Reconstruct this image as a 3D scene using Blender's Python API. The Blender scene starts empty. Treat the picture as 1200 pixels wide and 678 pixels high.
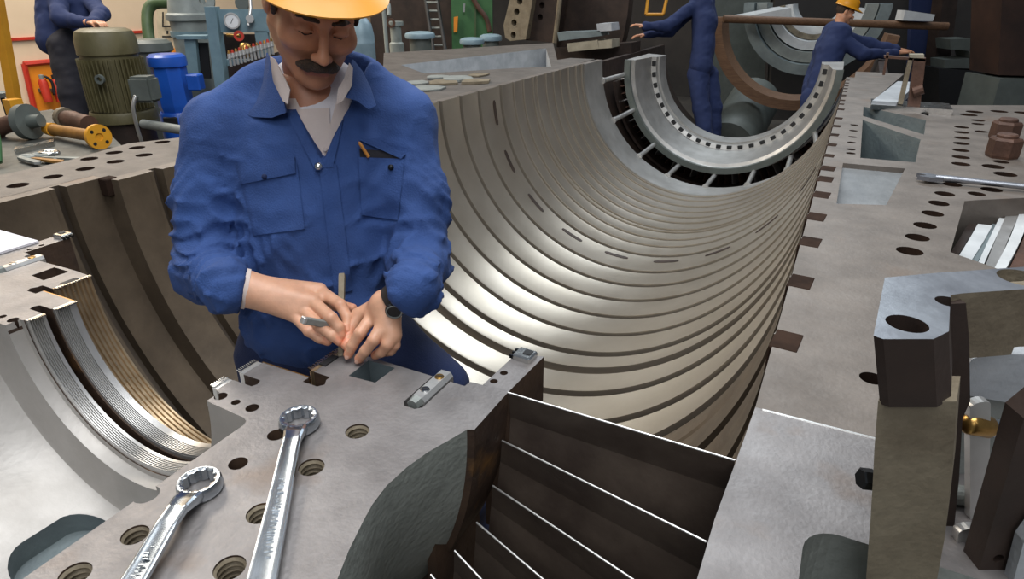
import bpy, bmesh, math, random
import numpy as np
from mathutils import Vector, Matrix
from mathutils.bvhtree import BVHTree

random.seed(7)
PI = math.pi
SC = bpy.context.scene
COL = SC.collection

# ---------------------------------------------------------------- camera
# world: Y runs along the bore of the casing, X across it, Z = 0 is the split plane
F_PX, CAM_H = 753.0, 0.66
PITCH = math.atan(353.1 / F_PX)
YAW = math.atan(420.9 / math.hypot(F_PX, 353.1))
cam_d = bpy.data.cameras.new('camera')
cam = bpy.data.objects.new('camera', cam_d)
COL.objects.link(cam)
cam_d.sensor_width = 36.0
cam_d.lens = 36.0 * F_PX / 1200.0
cam_d.clip_start = 0.02
cam.location = (0, 0, CAM_H)
cam.rotation_euler = (PI / 2 - PITCH, 0, YAW)
SC.camera = cam

# ---------------------------------------------------------------- light
SC.view_settings.view_transform = 'Standard'
SC.view_settings.look = 'None'
SC.view_settings.exposure = 0.0
SC.view_settings.gamma = 1.0
SC.view_settings.use_curve_mapping = False
world = bpy.data.worlds.new('hall_air')
SC.world = world
world.use_nodes = True
bgn = world.node_tree.nodes['Background']
bgn.inputs[0].default_value = (0.75, 0.85, 1.0, 1)
bgn.inputs[1].default_value = 0.16

def area_light(name, loc, target, sx, sy, energy, color):
    l = bpy.data.lights.new(name, 'AREA')
    l.shape = 'RECTANGLE'; l.size = sx; l.size_y = sy; l.energy = energy; l.color = color
    o = bpy.data.objects.new(name, l); COL.objects.link(o)
    o.location = loc
    o.rotation_euler = (Vector(target) - Vector(loc)).to_track_quat('-Z', 'Y').to_euler()
    return o
# roof skylights of the hall and the lamps over the left aisle
area_light('skylight_main', (-0.6, 1.2, 5.4), (-1.1, 1.8, 0), 3.6, 5.0, 400, (0.96, 0.98, 1.0))
area_light('clerestory_far', (-1.9, 12.6, 6.6), (-0.8, 3.2, -1.0), 5.0, 2.5, 330, (0.84, 0.93, 1.0))
area_light('skylight_behind', (2.2, -4.5, 5.0), (-.6, 1.4, 0), 5.0, 3.5, 165, (0.95, 0.97, 1.0))
area_light('skylight_aisle', (-9.3, 5.0, 6.0), (-10.2, 6.2, 0), 3.0, 7.0, 880, (1.0, 0.93, 0.82))
area_light('skylight_far', (-1.0, 9.5, 7.0), (-0.8, 9.0, 0), 3.0, 4.0, 60, (0.85, 0.93, 1.0))

# ---------------------------------------------------------------- pixels to places
_ca, _sa, _cp, _sp = math.cos(YAW), math.sin(YAW), math.cos(PITCH), math.sin(PITCH)
EYE = Vector((0, 0, CAM_H))
HEAD = Vector((-_sa, _ca, 0))       # horizontal heading of the camera
SIDE = Vector((_ca, _sa, 0))        # to the right of it
UP = Vector((0, 0, 1))
def ray(x, y):
    u, v = x - 600.0, 339.0 - y
    fw, up = F_PX * _cp + v * _sp, v * _cp - F_PX * _sp
    return SIDE * u + HEAD * fw + UP * up
def P(x, y, d): return EYE + ray(x, y) * (d / F_PX)                 # at a depth in metres
def PZ(x, y, z):
    r = ray(x, y); return EYE + r * ((z - CAM_H) / r.z)
def PY(x, y, Y):
    r = ray(x, y); return EYE + r * (Y / r.y)
def PX(x, y, X):
    r = ray(x, y); return EYE + r * (X / r.x)
def PF(x, y, s):                                                    # at a horizontal distance ahead
    r = ray(x, y); return EYE + r * (s / r.dot(HEAD))
def PV(x, y, d): return PF(x, y, d * (F_PX * _cp + 299 * _sp) / F_PX)   # upright planes in the background
def fdist(p): return (Vector(p) - EYE).dot(HEAD)

# ---------------------------------------------------------------- materials
MATS = {}
def mat(name, col, rough=0.5, metal=0.0, col2=None, scale=6.0, bump=0.0, bscale=60.0, detail=6.0, stretch=None, rvar=0.12, spots=None, coat=0.0, spec=0.5):
    m = bpy.data.materials.new(name); m.use_nodes = True
    nt = m.node_tree; N = nt.nodes; L = nt.links
    b = N['Principled BSDF']
    b.inputs['Metallic'].default_value = metal
    b.inputs['Roughness'].default_value = rough
    b.inputs['Specular IOR Level'].default_value = spec
    if coat: b.inputs['Coat Weight'].default_value = coat
    tc = N.new('ShaderNodeTexCoord')
    mp = N.new('ShaderNodeMapping'); L.new(tc.outputs['Object'], mp.inputs[0])
    if stretch: mp.inputs['Scale'].default_value = stretch
    n1 = N.new('ShaderNodeTexNoise'); n1.inputs['Scale'].default_value = scale; n1.inputs['Detail'].default_value = detail
    n1.inputs['Roughness'].default_value = 0.62
    L.new(mp.outputs[0], n1.inputs['Vector'])
    cr = N.new('ShaderNodeValToRGB')
    c2 = col2 or tuple(c * 0.78 for c in col)
    cr.color_ramp.elements[0].position = 0.36; cr.color_ramp.elements[0].color = (*c2, 1)
    cr.color_ramp.elements[1].position = 0.64; cr.color_ramp.elements[1].color = (*col, 1)
    L.new(n1.outputs[0], cr.inputs[0])
    out = cr.outputs[0]
    if spots:      # (colour, scale, threshold) stains with a shape of their own
        n3 = N.new('ShaderNodeTexNoise'); n3.inputs['Scale'].default_value = spots[1]; n3.inputs['Detail'].default_value = 8
        L.new(tc.outputs['Object'], n3.inputs['Vector'])
        r3 = N.new('ShaderNodeValToRGB'); r3.color_ramp.elements[0].position = spots[2]; r3.color_ramp.elements[1].position = spots[2] + 0.12
        L.new(n3.outputs[0], r3.inputs[0])
        mx = N.new('ShaderNodeMix'); mx.data_type = 'RGBA'
        L.new(r3.outputs[0], mx.inputs[0]); L.new(out, mx.inputs[6]); mx.inputs[7].default_value = (*spots[0], 1)
        out = mx.outputs[2]
    L.new(out, b.inputs['Base Color'])
    mr = N.new('ShaderNodeMapRange'); mr.inputs[3].default_value = max(0.03, rough - rvar); mr.inputs[4].default_value = min(1, rough + rvar)
    n2 = N.new('ShaderNodeTexNoise'); n2.inputs['Scale'].default_value = scale * 3.1; n2.inputs['Detail'].default_value = 5
    L.new(mp.outputs[0], n2.inputs['Vector']); L.new(n2.outputs[0], mr.inputs[0]); L.new(mr.outputs[0], b.inputs['Roughness'])
    if bump:
        n4 = N.new('ShaderNodeTexNoise'); n4.inputs['Scale'].default_value = bscale; n4.inputs['Detail'].default_value = 4
        L.new(mp.outputs[0], n4.inputs['Vector'])
        bp = N.new('ShaderNodeBump'); bp.inputs['Strength'].default_value = bump; bp.inputs['Distance'].default_value = 0.01
        L.new(n4.outputs[0], bp.inputs['Height']); L.new(bp.outputs[0], b.inputs['Normal'])
    MATS[name] = m
    return m
mat('oxide_and_hole_shade', (0.045, 0.026, 0.018), 0.85, 0.0, (0.025, 0.015, 0.011), 12.0, spec=0.08)
mat('cast_mid', (0.26, 0.27, 0.275), 0.65, 0.2, (0.18, 0.19, 0.195), 6.0, 0.2, 70)
mat('nail', (0.74, 0.43, 0.32), 0.4)
mat('cast_green', (0.43, 0.455, 0.41), 0.58, 0.2, (0.31, 0.33, 0.295), 6.0, 0.25, 70)
mat('flange_steel', (0.222, 0.190, 0.163), 0.55, 0.4, (0.150, 0.127, 0.108), 5.0, 0.12, 90, 8, spots=((0.20, 0.15, 0.115), 3.2, 0.60))
mat('gland_steel', (0.290, 0.270, 0.262), 0.46, 0.5, (0.195, 0.180, 0.174), 7.0, 0.10, 120, 8, spots=((0.22, 0.18, 0.155), 6.5, 0.57))
mat('flange_dark', (0.165, 0.145, 0.128), 0.58, 0.35, (0.115, 0.10, 0.088), 5.0, 0.12, 90, 8)
mat('bore_rough', (0.135, 0.100, 0.066), 0.6, 0.3, (0.085, 0.062, 0.041), 4.0, 0.1, 60)
mat('bore_steel', (0.57, 0.51, 0.43), 0.34, 0.82, (0.50, 0.44, 0.36), 2.2, 0.02, 80, 5, rvar=0.06)
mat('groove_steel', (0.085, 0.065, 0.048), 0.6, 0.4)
mat('band_steel', (0.47, 0.46, 0.44), 0.45, 0.65, (0.36, 0.35, 0.33), 4.0, 0.05)
mat('rust_and_hole_shade', (0.115, 0.070, 0.045), 0.62, 0.3, (0.055, 0.034, 0.025), 6.0, 0.2, 60, spots=((0.26, 0.13, 0.04), 7.0, 0.63))
mat('vane_brown', (0.15, 0.115, 0.09), 0.45, 0.3, (0.085, 0.062, 0.05), 7.0, 0.08, 50)
mat('dark_brown', (0.055, 0.035, 0.027), 0.55, 0.3, (0.03, 0.02, 0.016), 5.0, 0.1)
mat('bright_steel', (0.78, 0.78, 0.76), 0.22, 1.0, (0.62, 0.62, 0.6), 12.0)
mat('chrome', (0.50, 0.54, 0.58), 0.24, 1.0, (0.42, 0.455, 0.49), 10.0, rvar=0.05)
mat('seal_steel', (0.66, 0.65, 0.63), 0.34, 0.7, (0.54, 0.53, 0.51), 9.0)
mat('seal_bronze', (0.56, 0.43, 0.28), 0.32, 0.75, (0.42, 0.31, 0.19), 9.0)
mat('brass', (0.55, 0.33, 0.10), 0.3, 0.95, (0.36, 0.2, 0.06), 20.0)
mat('cast_grey', (0.31, 0.325, 0.305), 0.58, 0.3, (0.22, 0.235, 0.22), 6.0, 0.25, 70, spots=((0.36, 0.36, 0.35), 9, 0.62))
mat('cast_pale', (0.52, 0.54, 0.56), 0.55, 0.3, (0.38, 0.40, 0.42), 6.0, 0.2, 70)
mat('cast_teal', (0.20, 0.24, 0.245), 0.6, 0.3, (0.14, 0.17, 0.18), 5.0, 0.2, 60)
mat('white_bore', (0.50, 0.475, 0.445), 0.5, 0.4, (0.39, 0.365, 0.335), 4.0, 0.08, 60, spots=((0.42, 0.37, 0.32), 4.5, 0.63))
mat('tan_cast', (0.27, 0.225, 0.155), 0.62, 0.25, (0.17, 0.135, 0.09), 7.0, 0.3, 60, spots=((0.09, 0.06, 0.04), 8, 0.64))
mat('blued_steel', (0.36, 0.38, 0.41), 0.38, 0.8, (0.27, 0.28, 0.31), 6.0, 0.05)
mat('screw_dark', (0.02, 0.022, 0.025), 0.4, 0.6)
mat('black', (0.012, 0.012, 0.013), 0.6)
mat('jacket_blue', (0.032, 0.078, 0.245), 0.9, 0.0, (0.022, 0.055, 0.18), 5.0, 0.25, 260)
mat('trouser_blue', (0.012, 0.024, 0.085), 0.9, 0.0, (0.008, 0.017, 0.06), 5.0, 0.25, 260)
mat('dark_rust', (0.055, 0.027, 0.018), 0.7, 0.1, (0.03, 0.016, 0.012), 3.0, 0.1)
mat('overall_dark', (0.017, 0.030, 0.098), 0.9, 0.0, (0.014, 0.026, 0.09), 4.0, 0.2, 160)
mat('dark_trouser', (0.016, 0.015, 0.022), 0.9)
mat('shirt_cream', (0.74, 0.63, 0.58), 0.85, 0.0, (0.66, 0.55, 0.50), 8.0, 0.15, 300)
mat('undershirt_white', (0.80, 0.77, 0.80), 0.85, 0.0, (0.72, 0.69, 0.72), 8.0, 0.15, 300)
mat('hair_brown', (0.075, 0.045, 0.027), 0.6, 0.0, (0.035, 0.021, 0.013), 90.0, 0.8, 300)
mat('hat_yellow', (0.74, 0.31, 0.003), 0.42, 0.0, (0.70, 0.285, 0.003), 3.0)
mat('leather', (0.03, 0.022, 0.018), 0.6, 0, None, 20, 0.2)
mat('motor_olive', (0.125, 0.108, 0.050), 0.5, 0.0, (0.085, 0.072, 0.03), 5.0, 0.1)
mat('silver_paint', (0.80, 0.82, 0.82), 0.4, 0.2, (0.66, 0.68, 0.68), 6.0)
mat('motor_grey', (0.115, 0.13, 0.118), 0.5, 0.0)
mat('motor_blue', (0.015, 0.10, 0.50), 0.35, 0.0, (0.012, 0.08, 0.42), 4.0, coat=0.3)
mat('unit_blue', (0.19, 0.29, 0.33), 0.45, 0.0, (0.14, 0.22, 0.26), 5.0)
mat('unit_grey', (0.30, 0.33, 0.31), 0.5, 0.1, (0.22, 0.24, 0.23), 5.0)
mat('pipe_green', (0.075, 0.12, 0.045), 0.5, 0.0, (0.05, 0.09, 0.035), 7.0)
mat('cabinet_green', (0.05, 0.16, 0.05), 0.55, 0.0, (0.035, 0.12, 0.04), 4.0)
mat('orange_paint', (0.80, 0.27, 0.015), 0.55, 0.0, (0.72, 0.22, 0.012), 4.0)
mat('red_paint', (0.52, 0.035, 0.015), 0.45)
mat('yellow_paint', (0.72, 0.33, 0.02), 0.5, 0.0, (0.6, 0.26, 0.015), 4.0)
mat('ochre_pipe', (0.36, 0.17, 0.03), 0.55, 0.1, (0.25, 0.11, 0.02), 8.0, 0.1)
mat('rust_pipe', (0.125, 0.062, 0.04), 0.6, 0.25, (0.075, 0.038, 0.025), 8.0, 0.2)
mat('wall_cream', (0.74, 0.57, 0.40), 0.8, 0.0, (0.68, 0.52, 0.36), 1.5, 0.05, 30)
mat('wall_dark', (0.05, 0.045, 0.042), 0.85, 0.0, (0.025, 0.024, 0.024), 0.7, 0.05, 10)
mat('floor_concrete', (0.10, 0.092, 0.08), 0.75, 0.0, (0.06, 0.055, 0.05), 1.8, 0.1, 20)
mat('bench_steel', (0.11, 0.112, 0.10), 0.55, 0.2, (0.06, 0.062, 0.055), 6.0, 0.1)
mat('gauge_white', (0.75, 0.76, 0.76), 0.4)
mat('cream_paint', (0.66, 0.55, 0.38), 0.6)
mat('wood_brown', (0.19, 0.10, 0.05), 0.6, 0, (0.12, 0.06, 0.03), 8.0, 0.1, stretch=(1, 8, 8))
mat('beige_plank', (0.36, 0.32, 0.24), 0.7, 0, (0.26, 0.23, 0.17), 8.0, 0.1)
mat('pencil_orange', (0.62, 0.25, 0.04), 0.5)
mat('drum_blue', (0.26, 0.36, 0.42), 0.45, 0.1, (0.2, 0.29, 0.34), 5)

def skin_mat():
    m = bpy.data.materials.new('skin'); m.use_nodes = True
    nt = m.node_tree; b = nt.nodes['Principled BSDF']
    at = nt.nodes.new('ShaderNodeAttribute'); at.attribute_name = 'tint'
    nz = nt.nodes.new('ShaderNodeTexNoise'); nz.inputs['Scale'].default_value = 45; nz.inputs['Detail'].default_value = 5
    tc = nt.nodes.new('ShaderNodeTexCoord'); nt.links.new(tc.outputs['Object'], nz.inputs['Vector'])
    mx = nt.nodes.new('ShaderNodeMix'); mx.data_type = 'RGBA'; mx.blend_type = 'MULTIPLY'; mx.inputs[0].default_value = 0.35
    nt.links.new(at.outputs['Color'], mx.inputs[6]); nt.links.new(nz.outputs[0], mx.inputs[7])
    nt.links.new(mx.outputs[2], b.inputs['Base Color'])
    bp = nt.nodes.new('ShaderNodeBump'); bp.inputs['Strength'].default_value = 0.12; bp.inputs['Distance'].default_value = 0.003
    n2 = nt.nodes.new('ShaderNodeTexNoise'); n2.inputs['Scale'].default_value = 220
    nt.links.new(tc.outputs['Object'], n2.inputs['Vector']); nt.links.new(n2.outputs[0], bp.inputs['Height']); nt.links.new(bp.outputs[0], b.inputs['Normal'])
    b.inputs['Roughness'].default_value = 0.45
    b.inputs['Subsurface Weight'].default_value = 0.12
    b.inputs['Subsurface Radius'].default_value = (0.012, 0.005, 0.003)
    MATS['skin'] = m
skin_mat()
SKIN = (0.80, 0.43, 0.27)

# ---------------------------------------------------------------- object helpers
def tag(o, label=None, cat=None, group=None, kind=None):
    if label: o['label'] = label
    if cat: o['category'] = cat
    if group: o['group'] = group
    if kind: o['kind'] = kind
    return o
def thing(name, loc, label, cat, group=None):
    o = bpy.data.objects.new(name, None); COL.objects.link(o)
    o.empty_display_size = 0.05
    o.location = loc
    return tag(o, label, cat, group)
def origin_of(o):
    v = Vector(o.location)
    while o.parent: o = o.parent
    return v
WORLD_LOC = {}
def link_mesh(name, me, m, parent=None, smooth=None):
    o = bpy.data.objects.new(name, me); COL.objects.link(o)
    if isinstance(m, (list, tuple)):
        for k in m: me.materials.append(MATS[k])
    elif m: me.materials.append(MATS[m])
    if smooth is not None:
        me.shade_smooth()
        if smooth < 179: me.set_sharp_from_angle(angle=math.radians(smooth))
    if parent is not None:
        o.parent = parent
        if parent.type == 'EMPTY':
            o.matrix_parent_inverse = Matrix.Translation(parent.location).inverted()
    return o
def obj(name, bm, m, parent=None, smooth=None, label=None, recalc=True):
    if recalc: bmesh.ops.recalc_face_normals(bm, faces=bm.faces)
    me = bpy.data.meshes.new(name); bm.to_mesh(me); bm.free()
    o = link_mesh(name, me, m, parent, smooth)
    if label: o['label'] = label
    return o
def frame(z, x=None):
    z = Vector(z).normalized()
    h = Vector(x) if x is not None else (Vector((1, 0, 0)) if abs(z.x) < 0.9 else Vector((0, 1, 0)))
    y = z.cross(h).normalized(); xx = y.cross(z).normalized()
    return Matrix((xx, y, z)).transposed()      # columns x, y, z
def add_box(bm, c, size, rot=None, bevel=0.0, seg=1):
    t = bmesh.ops.create_cube(bm, size=1.0)
    vs = t['verts']
    R = rot if rot is not None else Matrix.Identity(3)
    for v in vs: v.co = Vector((v.co.x * size[0], v.co.y * size[1], v.co.z * size[2]))
    if bevel:
        es = list({e for v in vs for e in v.link_edges})
        r = bmesh.ops.bevel(bm, geom=es, offset=bevel, segments=seg, affect='EDGES')
        vs = list({v for f in r['faces'] for v in f.verts} | {v for v in vs if v.is_valid})
    for v in vs: v.co = R @ v.co + Vector(c)
    return bm
def box(c, size, rot=None, bevel=0.0, seg=1): return add_box(bmesh.new(), c, size, rot, bevel, seg)
def add_tube(bm, pts, radii, n=16, cap=True, close=False):
    pts = [Vector(p) for p in pts]
    if not hasattr(radii, '__len__'): radii = [radii] * len(pts)
    rings = []; prev = None
    for i, p in enumerate(pts):
        d = (pts[min(i + 1, len(pts) - 1)] - pts[max(i - 1, 0)]).normalized()
        if prev is None:
            x = d.orthogonal().normalized()
        else:
            x = (prev - d * prev.dot(d)).normalized()
        prev = x; y = d.cross(x)
        rings.append([bm.verts.new(p + (x * math.cos(2 * PI * k / n) + y * math.sin(2 * PI * k / n)) * radii[i]) for k in range(n)])
    for a, b in zip(rings[:-1], rings[1:]):
        for k in range(n): bm.faces.new((a[k], a[(k + 1) % n], b[(k + 1) % n], b[k]))
    if cap:
        bm.faces.new(rings[0][::-1]); bm.faces.new(rings[-1])
    return bm
def tube(pts, radii, n=16): return add_tube(bmesh.new(), pts, radii, n)
def smooth_path(pts, n=8):
    pts = [Vector(p) for p in pts]; out = []
    for i in range(len(pts) - 1):
        p0, p1, p2, p3 = pts[max(i - 1, 0)], pts[i], pts[i + 1], pts[min(i + 2, len(pts) - 1)]
        for k in range(n):
            t = k / n
            out.append(0.5 * ((2 * p1) + (p2 - p0) * t + (2 * p0 - 5 * p1 + 4 * p2 - p3) * t * t + (3 * p1 - p0 - 3 * p2 + p3) * t ** 3))
    out.append(pts[-1]); return out
def add_lathe(bm, prof, loc, axis=(0, 0, 1), n=32, closed=False, a0=0.0, a1=2 * PI, xdir=None):
    """prof: (radius, height) turned about an axis; closed joins the last point to the first"""
    R = frame(axis, xdir); loc = Vector(loc); full = abs(a1 - a0 - 2 * PI) < 1e-6
    m = n if full else n + 1
    cols = []
    for k in range(m):
        t = a0 + (a1 - a0) * k / n
        cols.append([bm.verts.new(loc + R @ Vector((r * math.cos(t), r * math.sin(t), h))) for r, h in prof])
    q = len(prof)
    for k in range(n):
        A, B = cols[k], cols[(k + 1) % m]
        for i in range(q if closed else q - 1):
            j = (i + 1) % q
            try: bm.faces.new((A[i], A[j], B[j], B[i]))
            except ValueError: pass
    if closed and not full:
        bm.faces.new(cols[0][::-1]); bm.faces.new(cols[-1])
    bmesh.ops.remove_doubles(bm, verts=bm.verts, dist=1e-6)
    return bm
def lathe(prof, loc, axis=(0, 0, 1), n=32, **k): return add_lathe(bmesh.new(), prof, loc, axis, n, **k)
def add_prism(bm, poly, z0, z1):
    """poly: XY outline, extruded from z0 to z1"""
    a = [bm.verts.new((p[0], p[1], z0)) for p in poly]; b = [bm.verts.new((p[0], p[1], z1)) for p in poly]
    n = len(poly)
    bm.faces.new(a[::-1]); bm.faces.new(b)
    for i in range(n): bm.faces.new((a[i], a[(i + 1) % n], b[(i + 1) % n], b[i]))
    return bm
def prism(poly, z0, z1): return add_prism(bmesh.new(), poly, z0, z1)
def add_slab(bm, pts, vec):
    """any planar outline in space, given a thickness vector"""
    vec = Vector(vec)
    a = [bm.verts.new(Vector(p)) for p in pts]; b = [bm.verts.new(Vector(p) + vec) for p in pts]
    n = len(pts)
    bm.faces.new(a[::-1]); bm.faces.new(b)
    for i in range(n): bm.faces.new((a[i], a[(i + 1) % n], b[(i + 1) % n], b[i]))
    return bm
def slab(pts, vec): return add_slab(bmesh.new(), pts, vec)
def revolve(prof, n=96, a0=PI, a1=2 * PI, cap=True):
    """closed profile of (Y, r, cx, cz) turned about lines parallel to Y"""
    bm = bmesh.new(); cols = []
    for k in range(n + 1):
        t = a0 + (a1 - a0) * k / n; c, s = math.cos(t), math.sin(t)
        cols.append([bm.verts.new((cx + r * c, Y, cz + r * s)) for Y, r, cx, cz in prof])
    q = len(prof)
    for k in range(n):
        for i in range(q):
            j = (i + 1) % q
            bm.faces.new((cols[k][i], cols[k][j], cols[k + 1][j], cols[k + 1][i]))
    if cap:
        bm.faces.new(cols[0][::-1]); bm.faces.new(cols[-1])
    bmesh.ops.recalc_face_normals(bm, faces=bm.faces)
    return bm
def cut(bm, cutter, op='DIFFERENCE'):
    objs = []
    for b in (bm, cutter):
        bmesh.ops.recalc_face_normals(b, faces=b.faces)
        me = bpy.data.meshes.new('tmp'); b.to_mesh(me); b.free()
        o = bpy.data.objects.new('tmp', me); COL.objects.link(o); objs.append(o)
    m = objs[0].modifiers.new('b', 'BOOLEAN'); m.operation = op; m.object = objs[1]; m.solver = 'EXACT'; m.use_self = True
    dg = bpy.context.evaluated_depsgraph_get()
    me = bpy.data.meshes.new_from_object(objs[0].evaluated_get(dg))
    out = bmesh.new(); out.from_mesh(me)
    for o in objs:
        d = o.data; bpy.data.objects.remove(o); bpy.data.meshes.remove(d)
    bpy.data.meshes.remove(me)
    return out
def add_cyl(bm, a, b, r, n=24): return add_tube(bm, [a, b], r, n)
def to_floor(pts, k=2):
    """the last k corners of an upright outline go down to the floor"""
    n = len(pts)
    return [Vector((p.x, p.y, FLOOR_Z)) if i >= n - k else p for i, p in enumerate(pts)]
def copy_tree(o, parent=None):
    c = o.copy(); COL.objects.link(c)
    if parent is not None:
        c.parent = parent
    for ch in list(o.children): copy_tree(ch, c)
    return c
# ================================================================ the setting
FLOOR_Z = -1.75
bm = box((-1.0, 5.5, FLOOR_Z - 0.1), (30, 24, 0.2)); tag(obj('floor', bm, 'floor_concrete'), 'dark grey concrete floor of the workshop', None, None, 'structure')
wl = obj('wall_left', box((-12.65, 5.5, 2.0), (0.3, 22, 7.8)), 'wall_cream'); tag(wl, 'cream painted workshop wall behind the motors', None, None, 'structure')
wb = obj('wall_back', box((0, 16.6, 2.0), (26, 0.3, 7.8)), 'wall_dark'); tag(wb, 'dark far wall of the hall behind the workers', None, None, 'structure')
bm = bmesh.new()
a = PX(-60, 51, -12.48); b = PX(62, 43, -12.48)
add_box(bm, (-12.48, 5.9, (a.z + b.z) / 2), (0.04, 6.0, 0.045)); tr = obj('trim_1', bm, 'red_paint'); tag(tr, 'thin red stripe along the cream wall', None, None, 'structure')

# ================================================================ lower turbine casing
XR = -0.04
def XLof(Y): return -2.50 if Y < 1.45 else (-2.41 if Y < 1.80 else -2.33)
casing = thing('turbine_casing', (-1.18, 3.4, FLOOR_Z), 'huge steel lower half of a turbine casing with a grooved half-round bore', 'turbine casing')
GR = [1.29, 1.62, 1.93, 2.18, 2.45, 2.68, 2.86, 3.10, 3.34, 3.59, 3.84, 4.09, 4.42, 4.63, 4.80, 4.98, 5.05, 5.24, 5.40, 5.56, 5.74, 5.93, 6.08]
prof = []
def pp(Y, dr):
    xl = XLof(Y); cx = (xl + XR) / 2; prof.append((Y, (XR - xl) / 2 + dr, cx, 0.0))
pp(1.0172, 0)
last = 1.0172
for i, g in enumerate(GR):
    w = 0.034 if g < 3.0 else (0.022 if g < 4.5 else 0.014)
    if abs(g - 2.68) < .01: w = 0.05
    d = 0.042 if g < 3.0 else (0.026 if g < 4.5 else 0.014)
    for st in (1.45, 1.80):
        if last < st < g:
            pp(st - 0.012, 0); pp(st - 0.01, 0.0); pp(st + 0.001, 0)
    pp(g - w / 2 - 0.022, 0); pp(g - w / 2 - 0.020, 0.006); pp(g - w / 2, 0.006)
    pp(g - w / 2 + 0.002, d); pp(g + w / 2, d); pp(g + w / 2 + 0.002, -0.004); pp(g + w / 2 + 0.016, 0)
    last = g
pp(6.15, 0)
for Y in (6.155, 6.70): prof.append((Y, 1.195, -1.145, -0.012))
inner_n = len(prof)
prof.append((6.70, 1.25, -1.145, -0.012)); prof.append((6.17, 1.25, -1.145, -0.012))
for Y in (6.14, 1.801, 1.799, 1.451, 1.449, 1.0172):
    pp(Y, 0.06)
bm = revolve(prof, 128)
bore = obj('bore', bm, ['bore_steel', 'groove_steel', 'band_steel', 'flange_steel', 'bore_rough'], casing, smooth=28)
for f in bore.data.polygons:
    c = f.center
    if abs(f.normal.z) > 0.99 and c.z > -0.001: f.material_index = 3
    elif c.y > 6.152: f.material_index = 2
    else:
        if c.y < 1.93: f.material_index = 4
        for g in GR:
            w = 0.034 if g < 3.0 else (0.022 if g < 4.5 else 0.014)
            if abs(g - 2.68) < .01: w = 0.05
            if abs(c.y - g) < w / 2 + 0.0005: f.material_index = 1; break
# sloping slots in the bore wall, one ring of them
BCX, BR = (-2.33 + XR) / 2, (XR + 2.33) / 2
for i in range(9):
    t0 = math.radians(184.5 + 18.7 * i); t1 = t0 + math.radians(9.0)
    bm = bmesh.new(); K = 8
    loops = []
    for k in range(K + 1):
        t = t0 + (t1 - t0) * k / K; ends = 0.5 if k in (0, K) else 1.0
        row = []
        for (dy, dr) in ((-0.019 * ends, -0.0035), (0.019 * ends, -0.0035), (0.016 * ends, 0.006), (-0.016 * ends, 0.006)):
            r = BR + dr; row.append(bm.verts.new((BCX + r * math.cos(t), 4.30 + dy, r * math.sin(t))))
        loops.append(row)
    for A, B in zip(loops[:-1], loops[1:]):
        for q in range(4): bm.faces.new((A[q], A[(q + 1) % 4], B[(q + 1) % 4], B[q]))
    bm.faces.new(loops[0][::-1]); bm.faces.new(loops[-1])
    obj('slot_insert', bm, 'dark_brown', casing)

def holes_cutter(lst, depth, n=24):
    bm = bmesh.new()
    for x, y, r in lst: add_cyl(bm, (x, y, -depth), (x, y, 0.05), r, n)
    return bm
# --- right flange
poly = [(0.02, 1.017), (0.02, 6.60), (0.245, 6.62), (0.389, 6.6), (0.20, 5.25), (0.30, 4.78), (0.43, 4.40), (0.48, 4.85), (1.6, 5.4), (1.6, 1.017)]
bm = prism(poly, -0.42, 0.0)
cutb = bmesh.new()
add_prism(cutb, [(0.098, 4.60), (0.098, 4.24), (0.375, 3.80), (0.41, 4.25)], -0.30, 0.1)
add_prism(cutb, [(0.098, 4.10), (0.098, 3.118), (0.305, 3.135), (0.352, 3.66)], -0.30, 0.1)
bm = cut(bm, cutb)
# ramp recess
cw = bmesh.new()
q0, q1, q2, q3 = (0.035, 2.36), (0.185, 2.42), (0.262, 3.0), (0.035, 2.985)
vv = [cw.verts.new((*q, z)) for q, z in ((q0, -0.16), (q1, -0.16), (q2, -0.02), (q3, -0.02))] + [cw.verts.new((*q, 0.1)) for q in (q0, q1, q2, q3)]
for f in ((3, 2, 1, 0), (4, 5, 6, 7), (0, 1, 5, 4), (1, 2, 6, 5), (2, 3, 7, 6), (3, 0, 4, 7)): cw.faces.new([vv[i] for i in f])
bm = cut(bm, cw)
# opening through which the bearing rings show
bm = cut(bm, prism([(0.335, 2.02), (0.425, 2.59), (0.46, 2.62), (0.63, 2.74), (1.2, 2.80), (1.2, 1.75), (0.60, 1.80)], -0.5, 0.1))
RH = [(1066, 294, .034), (1075, 278, .032), (1084, 264, .032), (1093, 250, .032), (1100, 238, .032), (1107, 227, .032), (1116, 216, .032), (1144.5, 227, .028), (1162, 222, .034), (1022, 443, .022),
      (1126, 192, .034), (1126, 184, .034), (1126, 176, .034), (1126.5, 168, .034), (1127, 161.5, .034), (1127, 155, .034), (1127, 149, .034), (1142, 131, .045), (1171, 130.5, .045), (1199, 132, .045), (1135, 134.5, .045),
      (1146, 141, .034), (1146, 145.2, .03), (1150, 154, .03), (1180, 140, .02), (1164, 195, .04), (1173, 189.5, .03), (1178, 204, .04)]
SL = [(997, 179.5), (997, 175), (998, 166.8), (999, 160.4), (1000, 153), (1001, 146.3)]
bm = cut(bm, holes_cutter([(*PZ(x, y, 0).xy, r) for x, y, r in RH] + [(*PZ(x, y, 0).xy, .020) for x, y in SL], 0.12))
rf = obj('joint_flange', bm, ['flange_steel', 'cast_teal', 'cast_mid', 'oxide_and_hole_shade'], casing)
RHW = [(*PZ(x, y, 0).xy, r) for x, y, r in RH] + [(*PZ(x, y, 0).xy, .020) for x, y in SL]
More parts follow.
